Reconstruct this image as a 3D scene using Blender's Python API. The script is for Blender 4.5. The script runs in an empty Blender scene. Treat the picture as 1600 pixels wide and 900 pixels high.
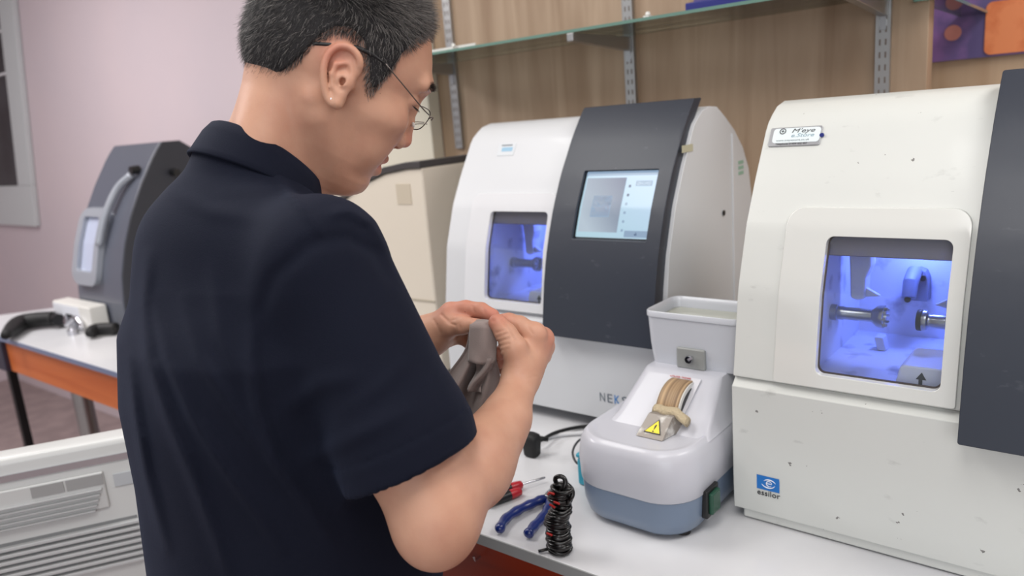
import bpy, bmesh, math, random
import numpy as np
from mathutils import Vector, Matrix

random.seed(4); rng = np.random.default_rng(7)
scene = bpy.context.scene
COL = scene.collection

# ---------------------------------------------------------------- camera
F = 1180.0; PITCH = math.radians(12.6); ROLL = math.radians(4.7); EYE = 1.50; AZ = math.radians(129)
fw_h = np.array([math.cos(AZ), math.sin(AZ), 0.0]); right_h = np.array([math.sin(AZ), -math.cos(AZ), 0.0]); UPW = np.array([0, 0, 1.0])
CF = fw_h*math.cos(PITCH) - UPW*math.sin(PITCH)
_u = UPW*math.cos(PITCH) + fw_h*math.sin(PITCH)
CR = right_h*math.cos(ROLL) - _u*math.sin(ROLL)
CU = _u*math.cos(ROLL) + right_h*math.sin(ROLL)
CC = np.array([0, 0, EYE])
def ray(px, py): return CF + CR*(px-800)/F + CU*(450-py)/F
def P(px, py, d): return CC + ray(px, py)*d            # point seen at a pixel, d metres along the view axis
def on(px, py, ax, v):                                 # point seen at a pixel, on the plane axis = v
    r = ray(px, py); return CC + r*(v-CC[ax])/r[ax]
def PX(p):
    q = p-CC; d = q@CF; return 800+F*(q@CR)/d, 450-F*(q@CU)/d
cam = bpy.data.cameras.new('camera'); cob = bpy.data.objects.new('camera', cam); COL.objects.link(cob)
m = Matrix(((CR[0], CU[0], -CF[0], 0), (CR[1], CU[1], -CF[1], 0), (CR[2], CU[2], -CF[2], EYE), (0, 0, 0, 1)))
cob.matrix_world = m
cam.sensor_width = 36; cam.lens = F*36/1600; cam.clip_start = .05; cam.clip_end = 60
cam.dof.use_dof = True; cam.dof.focus_distance = .93; cam.dof.aperture_fstop = 4.2
scene.camera = cob
# ---------------------------------------------------------------- world and room lights
w = bpy.data.worlds.new('world'); scene.world = w; w.use_nodes = True
bg = w.node_tree.nodes['Background']; bg.inputs[0].default_value = (.93, .96, 1, 1); bg.inputs[1].default_value = .72
def area(name, loc, size, power, color=(1, 1, 1), rot=(0, 0, 0), sy=None):
    l = bpy.data.lights.new(name, 'AREA'); l.energy = power; l.color = color; l.size = size
    if sy: l.shape = 'RECTANGLE'; l.size_y = sy
    o = bpy.data.objects.new(name, l); o.location = loc; o.rotation_euler = rot; COL.objects.link(o); return o
area('ceiling_panel_light', (-.1, -.1, 2.62), .6, 17, (1, .985, .96), sy=1.2)
area('ceiling_panel_light', (-1.5, .35, 2.62), .6, 20, (1, .985, .96), sy=1.2)
area('ceiling_panel_light', (-3.4, .2, 2.62), .6, 44, (1, .97, .97), sy=1.2)
area('ceiling_panel_light', (.7, 1.3, 2.62), .6, 22, (1, .985, .96), sy=1.2)
area('shop_window_light', (1.6, -2.4, 1.9), 2.0, 30, (.95, .98, 1), rot=(math.radians(78), 0, math.radians(30)), sy=1.6)
vs = scene.view_settings; vs.view_transform = 'Standard'; vs.look = 'None'; vs.gamma = 1; vs.use_curve_mapping = False; vs.exposure = -.12

# ---------------------------------------------------------------- materials
def srgb(*c):
    return tuple((v/255/12.92 if v/255 <= .04045 else ((v/255+.055)/1.055)**2.4) for v in c)+(1,)
MATS = {}
def mat(name, col, rough=.5, metal=0, bump=None, mottled=None, emit=None, spec=None, coat=0, sheen=0, sss=0):
    if name in MATS: return MATS[name]
    m = bpy.data.materials.new(name); m.use_nodes = True; nt = m.node_tree; b = nt.nodes['Principled BSDF']
    b.inputs['Base Color'].default_value = col; b.inputs['Roughness'].default_value = rough; b.inputs['Metallic'].default_value = metal
    if spec is not None: b.inputs['Specular IOR Level'].default_value = spec
    if coat: b.inputs['Coat Weight'].default_value = coat; b.inputs['Coat Roughness'].default_value = .08
    if sheen: b.inputs['Sheen Weight'].default_value = sheen; b.inputs['Sheen Roughness'].default_value = .5
    if sss:
        b.inputs['Subsurface Weight'].default_value = sss; b.inputs['Subsurface Radius'].default_value = (.012, .005, .003); b.inputs['Subsurface Scale'].default_value = 1
    if emit: b.inputs['Emission Color'].default_value = emit[0]; b.inputs['Emission Strength'].default_value = emit[1]
    tc = nt.nodes.new('ShaderNodeTexCoord')
    if bump:
        n = nt.nodes.new('ShaderNodeTexNoise'); n.inputs['Scale'].default_value = bump[0]; n.inputs['Detail'].default_value = 4
        nt.links.new(tc.outputs['Object'], n.inputs['Vector'])
        bu = nt.nodes.new('ShaderNodeBump'); bu.inputs['Strength'].default_value = bump[1]; bu.inputs['Distance'].default_value = bump[2] if len(bump) > 2 else .002
        nt.links.new(n.outputs['Fac'], bu.inputs['Height']); nt.links.new(bu.outputs['Normal'], b.inputs['Normal'])
    if mottled:                                         # (scale, other colour, low, high)
        n = nt.nodes.new('ShaderNodeTexNoise'); n.inputs['Scale'].default_value = mottled[0]; n.inputs['Detail'].default_value = 5
        nt.links.new(tc.outputs['Object'], n.inputs['Vector'])
        r = nt.nodes.new('ShaderNodeMapRange'); r.inputs['From Min'].default_value = mottled[2]; r.inputs['From Max'].default_value = mottled[3]
        nt.links.new(n.outputs['Fac'], r.inputs['Value'])
        mx = nt.nodes.new('ShaderNodeMix'); mx.data_type = 'RGBA'; mx.inputs['A'].default_value = col; mx.inputs['B'].default_value = mottled[1]
        nt.links.new(r.outputs['Result'], mx.inputs['Factor']); nt.links.new(mx.outputs['Result'], b.inputs['Base Color'])
    MATS[name] = m; return m
def thin_glass(name, tint=(1, 1, 1, 1), refl=.12, rough=.02):
    m = bpy.data.materials.new(name); m.use_nodes = True; nt = m.node_tree; nt.nodes.clear()
    o = nt.nodes.new('ShaderNodeOutputMaterial'); t = nt.nodes.new('ShaderNodeBsdfTransparent'); g = nt.nodes.new('ShaderNodeBsdfGlossy')
    t.inputs[0].default_value = tint; g.inputs['Roughness'].default_value = rough
    fr = nt.nodes.new('ShaderNodeFresnel'); fr.inputs[0].default_value = 1.45
    ad = nt.nodes.new('ShaderNodeMath'); ad.operation = 'MULTIPLY_ADD'; ad.inputs[1].default_value = .8; ad.inputs[2].default_value = refl*.2
    nt.links.new(fr.outputs[0], ad.inputs[0])
    mx = nt.nodes.new('ShaderNodeMixShader'); nt.links.new(ad.outputs[0], mx.inputs[0]); nt.links.new(t.outputs[0], mx.inputs[1]); nt.links.new(g.outputs[0], mx.inputs[2])
    nt.links.new(mx.outputs[0], o.inputs[0]); MATS[name] = m; return m
def speckled(name, base, spot, scale, thr, rough=.35, coat=.0):
    """off-white plastic with small scuffs and specks"""
    m = mat(name, base, rough, bump=(90, .05), coat=coat); nt = m.node_tree; b = nt.nodes['Principled BSDF']
    tc = nt.nodes.new('ShaderNodeTexCoord')
    wn = nt.nodes.new('ShaderNodeTexNoise'); wn.inputs['Scale'].default_value = 160; nt.links.new(tc.outputs['Object'], wn.inputs['Vector'])
    wm = nt.nodes.new('ShaderNodeVectorMath'); wm.operation = 'MULTIPLY_ADD'; wm.inputs[1].default_value = (.012, .012, .012); nt.links.new(wn.outputs['Color'], wm.inputs[0]); nt.links.new(tc.outputs['Object'], wm.inputs[2])
    v = nt.nodes.new('ShaderNodeTexVoronoi'); v.inputs['Scale'].default_value = scale; nt.links.new(wm.outputs[0], v.inputs['Vector'])
    l = nt.nodes.new('ShaderNodeMath'); l.operation = 'LESS_THAN'; l.inputs[1].default_value = thr; nt.links.new(v.outputs['Distance'], l.inputs[0])
    n = nt.nodes.new('ShaderNodeTexNoise'); n.inputs['Scale'].default_value = 5.5; n.inputs['Detail'].default_value = 3; nt.links.new(tc.outputs['Object'], n.inputs['Vector'])
    g = nt.nodes.new('ShaderNodeMath'); g.operation = 'GREATER_THAN'; g.inputs[1].default_value = .52; nt.links.new(n.outputs['Fac'], g.inputs[0])
    mu = nt.nodes.new('ShaderNodeMath'); mu.operation = 'MULTIPLY'; nt.links.new(l.outputs[0], mu.inputs[0]); nt.links.new(g.outputs[0], mu.inputs[1])
    # long faint smears
    mp = nt.nodes.new('ShaderNodeMapping'); mp.inputs['Scale'].default_value = (26, 26, 60); nt.links.new(tc.outputs['Object'], mp.inputs[0])
    n2 = nt.nodes.new('ShaderNodeTexNoise'); n2.inputs['Scale'].default_value = 1; n2.inputs['Detail'].default_value = 6; nt.links.new(mp.outputs[0], n2.inputs['Vector'])
    r = nt.nodes.new('ShaderNodeMapRange'); r.inputs['From Min'].default_value = .66; r.inputs['From Max'].default_value = .8; r.inputs['To Max'].default_value = .35
    nt.links.new(n2.outputs['Fac'], r.inputs['Value'])
    mm = nt.nodes.new('ShaderNodeMath'); mm.operation = 'MAXIMUM'; nt.links.new(mu.outputs[0], mm.inputs[0]); nt.links.new(r.outputs['Result'], mm.inputs[1])
    mx = nt.nodes.new('ShaderNodeMix'); mx.data_type = 'RGBA'; mx.inputs['A'].default_value = base; mx.inputs['B'].default_value = spot
    nt.links.new(mm.outputs[0], mx.inputs['Factor']); nt.links.new(mx.outputs['Result'], b.inputs['Base Color']); return m
def wood(name, c1, c2, sc=(14, 14, .9), rough=.5):
    m = mat(name, c1, rough); nt = m.node_tree; b = nt.nodes['Principled BSDF']
    tc = nt.nodes.new('ShaderNodeTexCoord'); mp = nt.nodes.new('ShaderNodeMapping'); mp.inputs['Scale'].default_value = sc
    nt.links.new(tc.outputs['Object'], mp.inputs[0])
    n = nt.nodes.new('ShaderNodeTexNoise'); n.inputs['Scale'].default_value = 1; n.inputs['Detail'].default_value = 7; n.inputs['Distortion'].default_value = .7
    nt.links.new(mp.outputs[0], n.inputs['Vector'])
    cr = nt.nodes.new('ShaderNodeValToRGB'); cr.color_ramp.elements[0].position = .3; cr.color_ramp.elements[0].color = c2
    cr.color_ramp.elements[1].position = .68; cr.color_ramp.elements[1].color = c1
    nt.links.new(n.outputs['Fac'], cr.inputs[0]); nt.links.new(cr.outputs[0], b.inputs['Base Color'])
    return m

# ---------------------------------------------------------------- mesh helpers
def link(name, me, parent=None, loc=None):
    o = bpy.data.objects.new(name, me); COL.objects.link(o)
    if parent is not None: o.parent = parent
    if loc is not None: o.location = loc
    return o
def mk(name, verts, faces, material, parent=None, smooth=40, bevel=0, loc=None, seg=2):
    me = bpy.data.meshes.new(name); me.from_pydata([tuple(map(float, v)) for v in verts], [], [tuple(int(i) for i in f) for f in faces]); me.update()
    bm = bmesh.new(); bm.from_mesh(me); bmesh.ops.recalc_face_normals(bm, faces=bm.faces); bm.to_mesh(me); bm.free()
    if smooth:
        me.polygons.foreach_set('use_smooth', [True]*len(me.polygons))
        if smooth < 180: me.set_sharp_from_angle(angle=math.radians(smooth))
    o = link(name, me, parent, loc)
    for x in (material if isinstance(material, (list, tuple)) else [material]): me.materials.append(x)
    if bevel:
        b = o.modifiers.new('bevel', 'BEVEL'); b.width = bevel; b.segments = seg; b.limit_method = 'ANGLE'; b.angle_limit = math.radians(35); b.harden_normals = True
    return o
class MB:
    def __init__(s): s.v = []; s.f = []
    def add(s, v, f):
        k = len(s.v); s.v += [tuple(x) for x in v]; s.f += [tuple(i+k for i in q) for q in f]; return s
    def box(s, a, b, M=None):
        x0, y0, z0 = a; x1, y1, z1 = b
        v = [(x0, y0, z0), (x1, y0, z0), (x1, y1, z0), (x0, y1, z0), (x0, y0, z1), (x1, y0, z1), (x1, y1, z1), (x0, y1, z1)]
        if M is not None: v = [tuple(M @ Vector(q)) for q in v]
        return s.add(v, [(3, 2, 1, 0), (4, 5, 6, 7), (0, 1, 5, 4), (1, 2, 6, 5), (2, 3, 7, 6), (3, 0, 4, 7)])
    def loft(s, rings, cap=True, close=False):
        n = len(rings[0]); v = [q for r in rings for q in r]; f = []
        R = len(rings)
        for i in range(R-1 if not close else R):
            a = i*n; b = ((i+1) % R)*n
            for j in range(n): k = (j+1) % n; f.append((a+j, a+k, b+k, b+j))
        if cap and not close: f.append(tuple(range(n))[::-1]); f.append(tuple(range((R-1)*n, R*n)))
        return s.add(v, f)
    def tube(s, pts, r, n=10, cap=True, close=False):
        pts = [np.array(p, float) for p in pts]; N = len(pts); rs = r if hasattr(r, '__len__') else [r]*N
        rings = []; prev = None
        for i in range(N):
            if close: t = pts[(i+1) % N]-pts[i-1]
            else: t = pts[min(i+1, N-1)]-pts[max(i-1, 0)]
            t = t/(np.linalg.norm(t)+1e-12)
            if prev is None:
                a = np.array([0, 0, 1.]) if abs(t[2]) < .9 else np.array([1., 0, 0]); u = np.cross(t, a)
            else: u = prev-t*(prev@t)
            u /= np.linalg.norm(u); prev = u; w2 = np.cross(t, u)
            rings.append([tuple(pts[i]+rs[i]*(u*math.cos(q)+w2*math.sin(q))) for q in np.linspace(0, 2*math.pi, n, endpoint=False)])
        return s.loft(rings, cap, close)
    def lathe(s, prof, n=32, c=(0, 0, 0), axis='z'):
        rings = []
        for r, h in prof:
            ring = []
            for q in np.linspace(0, 2*math.pi, n, endpoint=False):
                a, b = r*math.cos(q), r*math.sin(q)
                p = {'z': (a, b, h), 'x': (h, a, b), 'y': (a, h, b)}[axis]
                ring.append((p[0]+c[0], p[1]+c[1], p[2]+c[2]))
            rings.append(ring)
        return s.loft(rings)
    def prism(s, poly, a0, a1, ax):                    # 2D polygon extruded along axis ax
        def q(p, h):
            return {0: (h, p[0], p[1]), 1: (p[0], h, p[1]), 2: (p[0], p[1], h)}[ax]
        return s.loft([[q(p, a0) for p in poly], [q(p, a1) for p in poly]])
    def build(s, name, material, parent=None, **k): return mk(name, s.v, s.f, material, parent, **k)
def bez(pts, n=8):                                     # Catmull-Rom through points
    p = [np.array(x, float) for x in pts]; p = [2*p[0]-p[1]]+p+[2*p[-1]-p[-2]]; out = []
    for i in range(1, len(p)-2):
        for t in np.linspace(0, 1, n, endpoint=False):
            a, b, c, d = p[i-1:i+3]
            out.append(.5*((2*b)+(-a+c)*t+(2*a-5*b+4*c-d)*t*t+(-a+3*b-3*c+d)*t**3))
    out.append(p[-2]); return out
def rr(cx, cy, w, h, r, nc=6, ne=6):
    """rounded rectangle outline, counter-clockwise, same count for the same nc and ne"""
    out = []; cs = [(cx+w/2-r, cy+h/2-r, 0), (cx-w/2+r, cy+h/2-r, 90), (cx-w/2+r, cy-h/2+r, 180), (cx+w/2-r, cy-h/2+r, 270)]
    for i, (x, y, a) in enumerate(cs):
        for k in range(nc+1):
            t = math.radians(a+90*k/nc); out.append((x+r*math.cos(t), y+r*math.sin(t)))
        nx, ny, na = cs[(i+1) % 4]; t = math.radians(na); e = (nx+r*math.cos(t), ny+r*math.sin(t)); l = out[-1]
        for k in range(1, ne): out.append((l[0]+(e[0]-l[0])*k/ne, l[1]+(e[1]-l[1])*k/ne))
    return out
def tag(o, label, cat, group=None):
    o['label'] = label; o['category'] = cat
    if group: o['group'] = group
    return o
def thing(name, loc, label, cat, rz=0, group=None):
    o = bpy.data.objects.new(name, None); COL.objects.link(o); o.location = tuple(loc); o.rotation_euler = (0, 0, rz); o.empty_display_size = .05
    return tag(o, label, cat, group)
def struct(o): o['kind'] = 'structure'; return o
def text(name, s, size, M, material, parent, extrude=.0003, shear=0, spacing=1.0, fit=None):
    cu = bpy.data.curves.new(name, 'FONT'); cu.body = s; cu.size = size; cu.extrude = extrude; cu.shear = shear; cu.space_character = spacing; cu.resolution_u = 3
    t = bpy.data.objects.new(name, cu); COL.objects.link(t)
    dg = bpy.context.evaluated_depsgraph_get(); dg.update(); me = bpy.data.meshes.new_from_object(t.evaluated_get(dg))
    bpy.data.objects.remove(t); me.materials.clear(); me.materials.append(material)
    n = len(me.vertices); co = np.empty(n*3); me.vertices.foreach_get('co', co); co = co.reshape(-1, 3)
    if fit: co[:, 0] *= fit/max(co[:, 0].max(), 1e-6)
    co = np.array([tuple(M @ Vector(c)) for c in co]); me.vertices.foreach_set('co', co.ravel()); me.update()
    return link(name, me, parent)

# ---------------------------------------------------------------- palette
M_white = speckled('edger_plastic', srgb(209, 211, 207), srgb(120, 118, 116), 40, .085, .38, coat=.25)
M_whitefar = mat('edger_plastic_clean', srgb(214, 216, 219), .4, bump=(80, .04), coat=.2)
M_whiteL = mat('cream_plastic', srgb(222, 212, 196), .45, bump=(80, .04))
M_panel = speckled('charcoal_panel', srgb(47, 52, 63), srgb(120, 124, 130), 40, .03, .42)
M_dark = mat('black_plastic', srgb(22, 22, 24), .4, bump=(200, .05))
M_rubber = mat('black_rubber', srgb(15, 15, 16), .6, bump=(120, .1))
M_steel = mat('brushed_steel', srgb(170, 170, 172), .28, 1, bump=(150, .06))
M_chrome = mat('chrome', srgb(200, 200, 205), .12, 1)
M_cham = mat('chamber_plastic', srgb(205, 207, 215), .5, bump=(30, .1), mottled=(22, srgb(140, 140, 150), .56, .72))
M_counter = mat('counter_laminate', srgb(222, 222, 224), .22, bump=(200, .02), mottled=(3, srgb(205, 206, 210), .4, .7))
M_edge = mat('counter_edge', srgb(150, 152, 152), .4)
M_red = wood('red_lacquered_wood', srgb(150, 48, 16), srgb(120, 34, 10), (1.2, 1.2, 16), .35)
M_orange = wood('orange_beech', srgb(214, 118, 62), srgb(196, 98, 46), (1.0, 10, 22), .4)
M_oak = wood('oak_panel', srgb(182, 158, 134), srgb(148, 122, 98), (16, 16, 1.0), .55)
M_oakL = wood('light_oak', srgb(205, 178, 148), srgb(188, 158, 128), (16, 16, 1.0), .55)
M_pink = mat('pink_wall_paint', srgb(212, 196, 200), .85, bump=(60, .05), mottled=(1.2, srgb(205, 192, 198), .35, .7))
M_creamw = mat('cream_paint', srgb(222, 215, 198), .7, bump=(50, .04))
M_glass = thin_glass('window_glass', (.93, .95, .97, 1), .1)
M_shelf = thin_glass('shelf_glass', (.86, .92, .88, 1), .35)
M_gedge = mat('glass_edge', srgb(104, 138, 126), .2, emit=None)
M_alu = mat('aluminium', srgb(176, 176, 176), .35, .9, bump=(70, .05))
M_ink = mat('black_ink', srgb(40, 42, 46), .5)
M_blueink = mat('blue_ink', srgb(20, 110, 190), .4)
M_whiteink = mat('white_ink', srgb(240, 242, 245), .4)

# ================================================================= ROOM
WY = 1.75
TOP = .88
struct(MB().box((-6, -3.2, -.05), (3, 3, 0)).build('floor', mat('grey_vinyl_floor', srgb(166, 148, 146), .45, bump=(40, .05), mottled=(8, srgb(150, 134, 132), .4, .6)), smooth=0))
struct(MB().box((-6, -3.2, 2.65), (3, 3, 2.7)).build('ceiling', mat('ceiling_tile', srgb(235, 235, 232), .9, bump=(90, .2)), smooth=0))
struct(MB().box((-6.0, WY, 0), (-1.68, WY+.1, 2.65)).build('wall_back', M_pink, smooth=0))
struct(MB().box((-6.1, -3.2, 0), (-6.0, WY+.1, 2.65)).build('wall_left', M_pink, smooth=0))
struct(MB().box((-2.32, WY-.05, 0), (-1.642, WY, 2.65)).build('trim_1', M_creamw, smooth=0, bevel=.004))
struct(MB().box((-1.642, WY, 0), (-.307, WY+.05, 2.65)).build('wall_panel', M_oak, smooth=0, bevel=.002))
struct(MB().box((-1.68, 2.30, 0), (3, 2.36, 2.65)).build('wall_alcove', M_oakL, smooth=0))
struct(MB().box((2.95, -3.2, 0), (3.05, 2.4, 2.65)).build('wall_right', M_pink, smooth=0))

# poster band on the alcove wall
def poster():
    t = thing('poster', (-.05, 2.29, 1.60), 'purple promotional poster with an orange square, blurred at the top right', 'poster')
    MB().box((-.40, -.008, -.045), (.45, .002, .17)).build('backing', mat('poster_purple', srgb(96, 84, 134), .5, mottled=(7, srgb(150, 110, 175), .45, .62)), t, smooth=0)
    r = rr(-.070, .022, .31, .125, .015); MB().prism(r, -.012, -.007, 1).build('orange_square', mat('poster_orange', srgb(236, 142, 90), .5, mottled=(9, srgb(205, 96, 40), .45, .6)), t)
    MB().lathe([(.001, -.011), (.019, -.011), (.019, -.008), (.001, -.008)], 24, (-.295, 0, .022), 'y').build('orange_dot', mat('poster_dot', srgb(215, 140, 130), .5), t)
poster()
# picture on the pink wall
def picture():
    a = on(64, 353, 1, WY); t = thing('wall_picture', (a[0], WY, a[2]), 'large white framed dark picture cropped by the left edge of the photo', 'picture')
    W, Hh = 1.15, 1.5; fr = .20
    m = MB()
    m.box((-W, -.03, 0), (0, -.002, fr*1.2)); m.box((-W, -.03, Hh-fr), (0, -.002, Hh)); m.box((-fr, -.03, fr*1.2), (0, -.002, Hh-fr)); m.box((-W, -.03, fr*1.2), (-W+fr, -.002, Hh-fr))
    sk = lambda mb: (setattr(mb, 'v', [(x+.29*z, y, z) for x, y, z in mb.v]), mb)[1]     # it hangs a little askew
    sk(m).build('frame', mat('frame_grey', srgb(200, 204, 205), .5), t, smooth=0, bevel=.004)
    sk(MB().box((-W+fr, -.014, fr*1.2), (-fr, -.004, Hh-fr))).build('print', mat('picture_print', srgb(52, 54, 58), .4, mottled=(3.5, srgb(24, 25, 28), .4, .6)), t, smooth=0)
    for z in (.86, 1.08): sk(MB().box((-W+fr, -.017, z), (-fr, -.013, z+.012))).build('print_line', M_whiteink, t, smooth=0)
picture()

# ================================================================= COUNTERS
def counter():
    t = thing('counter', (0, 0, 0), 'white counter with a grey edge and red wooden front under the lens machines', 'counter')
    x0, x1 = -1.70, 1.3
    MB().box((x0, .772, TOP-.018), (x1, WY, TOP)).build('worktop', M_counter, t, smooth=0, bevel=.0015)
    MB().box((x0, .770, TOP-.0185), (x1, .7725, TOP-.0006)).build('edge_strip', M_edge, t, smooth=0)
    MB().box((x0+.01, .80, .06), (x1-.01, .82, TOP-.018)).build('front_panel', M_red, t, smooth=0)
    for x in (x0+.01, -.95, .2, x1-.03): MB().box((x, .82, 0), (x+.018, WY-.01, TOP-.018)).build('side_panel', M_red, t, smooth=0)
    p = on(747, 872, 1, .795)
    for k in (0, -.064): MB().tube([(p[0], .802, p[2]+k), (p[0], .788, p[2]+k), (p[0]-.001, .786, p[2]+k+.008)], .0022, 8).build('shelf_pin', M_chrome, t)
    return t
counter()
def table():
    t = thing('work_table', (0, 0, 0), 'white-topped table with an orange wooden apron and grey legs by the pink wall', 'table')
    poly = [(-1.90, .90), (-3.16, .90), (-3.58, 1.03), (-3.47, 1.2), (-3.35, 1.45), (-3.3, 1.74), (-1.90, 1.74)]
    MB().prism(poly, TOP-.016, TOP, 2).build('tabletop', M_counter, t, smooth=0, bevel=.002)
    MB().prism([(-1.90, .898), (-3.161, .898), (-3.161, .90), (-1.9, .90)], TOP-.017, TOP-.001, 2).build('edge_strip', mat('blue_grey_edge', srgb(120, 132, 160), .3), t, smooth=0)
    MB().box((-3.13, .912, .745), (-1.92, .934, TOP-.016)).build('apron', M_orange, t, smooth=0, bevel=.001)
    MB().box((-3.29, .895, .745), (-3.13, .95, .86)).build('corner_bracket', mat('dark_bracket', srgb(40, 42, 60), .4), t, smooth=0, bevel=.004)
    for x, y in ((-2.84, 1.02), (-2.0, 1.0), (-2.0, 1.66), (-3.1, 1.6)):
        MB().lathe([(.024, 0), (.034, .004), (.034, .02), (.032, .022), (.032, TOP-.02)], 24, (x, y, 0)).build('leg', M_alu, t)
    MB().box((-3.42, .975, 0), (-3.39, 1.005, .865)).build('leg', M_dark, t, smooth=0, bevel=.003)
table()

# ================================================================= WALL SHELVING
SZ = 1.683
def upright(x, z0, z1, label):
    t = thing('shelf_upright', (x, WY, z0), label, 'shelf upright', group='slotted metal uprights on the oak wall'); h = z1-z0
    m = MB().box((-.014, -.012, 0), (-.0125, 0, h)).box((.0125, -.012, 0), (.014, 0, h)).box((-.0125, -.011, 0), (.0125, -.009, h))
    m.build('channel', M_alu, t, smooth=0)
    s = MB(); z = .01
    while z < h-.02:
        for dx in (-.0055, .0055): s.box((dx-.0016, -.0116, z), (dx+.0016, -.0108, z+.012))
        z += .025
    s.build('slots', mat('slot_dark', srgb(112, 100, 92), .6), t, smooth=0)
ux = [on(709, 100, 1, WY)[0], on(985, 60, 1, WY)[0], on(1381, 80, 1, WY)[0]]
upright(ux[0], 1.425, 2.5, 'leftmost slotted metal upright, next to the cream column')
upright(ux[1], 1.0, 2.5, 'middle slotted metal upright, above the dark touchscreen panel')
upright(ux[2], 1.0, 2.5, 'rightmost slotted metal upright, near the end of the oak wall')
def bracket(x, label):
    t = thing('shelf_bracket', (x, WY-.012, SZ-.008), label, 'shelf bracket', group='metal brackets under the glass shelf')
    MB().prism([(0, 0), (-.262, 0), (-.262, -.018), (0, -.034)], -.0085, .0085, 0).build('arm', M_alu, t, smooth=0, bevel=.002)
    MB().box((-.006, -.002, -.06), (.006, .004, -.02)).build('hook', M_steel, t, smooth=0)
bracket(ux[0], 'metal shelf bracket at the left end, just beyond the man\'s forehead')
bracket(ux[1], 'metal shelf bracket in the middle, above the dark touchscreen panel')
bracket(ux[2], 'metal shelf bracket at the right, above the nearer white machine')
def shelf(x0, x1, y0, y1, z, label):
    t = thing('glass_shelf', ((x0+x1)/2, y1, z), label, 'shelf'); hx = (x1-x0)/2
    MB().box((-hx, y0-y1+.0016, -.006), (hx, -.002, 0)).build('pane', M_shelf, t, smooth=0)
    MB().box((-hx, y0-y1, -.0062), (hx, y0-y1+.0016, .0002)).build('polished_edge', M_gedge, t, smooth=0)
    for e in (-1, 1): MB().box((e*hx-.0008, y0-y1, -.0062), (e*hx+.0008, -.002, .0002)).build('polished_edge', M_gedge, t, smooth=0)
shelf(-1.665, -.31, 1.487, WY, SZ, 'long clear glass shelf with a green edge on the oak wall')
shelf(-.33, -.272, 1.72, 2.29, 1.665, 'short glass shelf end sticking out past the oak wall at the top right')
# things on the shelf
t = thing('price_strip', (-1.40, 1.56, SZ), 'clear acrylic strip lying on the glass shelf beyond the man\'s forehead', 'strip')
MB().box((-.1, -.02, .0005), (.1, .02, .004)).build('acrylic', mat('acrylic', srgb(225, 225, 220), .2), t, smooth=0, bevel=.001)
MB().box((-.1, -.022, .0005), (.1, -.02, .012)).build('lip', mat('acrylic', 0), t, smooth=0)
t = thing('clear_clip', (-1.34, 1.50, SZ), 'small clear clip on the front edge of the shelf, at the left', 'clip', group='clear shelf clips')
MB().box((-.006, -.01, .0005), (.006, .012, .006)).lathe([(.002, .006), (.006, .008), (.004, .014), (.001, .015)], 12).build('clip_body', mat('acrylic', 0), t)
t2 = t.copy(); COL.objects.link(t2); t2.location = (-.80, 1.52, SZ); t2['label'] = 'small clear clip on the shelf edge, right of the middle bracket'
for c in list(t.children): c2 = c.copy(); COL.objects.link(c2); c2.parent = t2
t = thing('blue_display_tray', (-.52, 1.63, SZ), 'dark blue display tray standing on the glass shelf at the top of the photo', 'tray')
MB().box((-.2, -.10, .001), (.185, .10, .02)).build('tray_base', mat('tray_blue', srgb(34, 38, 120), .4), t, smooth=0, bevel=.003)
MB().box((-.19, -.08, .02), (.17, .09, .06)).build('leaflet_stack', mat('leaflet_purple', srgb(92, 84, 140), .5), t, smooth=0, bevel=.002)

# ================================================================= LENS EDGERS
ZT = [(-.1, -.0), (.215, -.0), (.222, .003), (.353, .026), (.442, .059), (.504, .094), (.575, .140), (.588, .152), (.613, .196), (.70, .34)]
def pr(z): return float(np.interp(z, [a for a, b in ZT], [b for a, b in ZT]))
_zz = np.linspace(.2, .66, 200); _pp = np.array([pr(z) for z in _zz])
_k = np.ones(3)/3; _ps = np.convolve(np.pad(_pp, 1, mode='edge'), _k, 'valid')
def prs(z): return float(np.interp(z, _zz, _ps))
def rr2(x0, x1, z0, z1, rt, rb_, nc, ne):
    """outline with a larger radius at the top corners than at the bottom"""
    out = []; cs = [(x1-rt, z1-rt, 0, rt), (x0+rt, z1-rt, 90, rt), (x0+rb_, z0+rb_, 180, rb_), (x1-rb_, z0+rb_, 270, rb_)]
    for i, (x, y, a, r) in enumerate(cs):
        for k in range(nc+1):
            t = math.radians(a+90*k/nc); out.append((x+r*math.cos(t), y+r*math.sin(t)))
        nx, ny, na, nr = cs[(i+1) % 4]; t = math.radians(na); e = (nx+nr*math.cos(t), ny+nr*math.sin(t)); l = out[-1]
        for k in range(1, ne): out.append((l[0]+(e[0]-l[0])*k/ne, l[1]+(e[1]-l[1])*k/ne))
    return out
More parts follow.
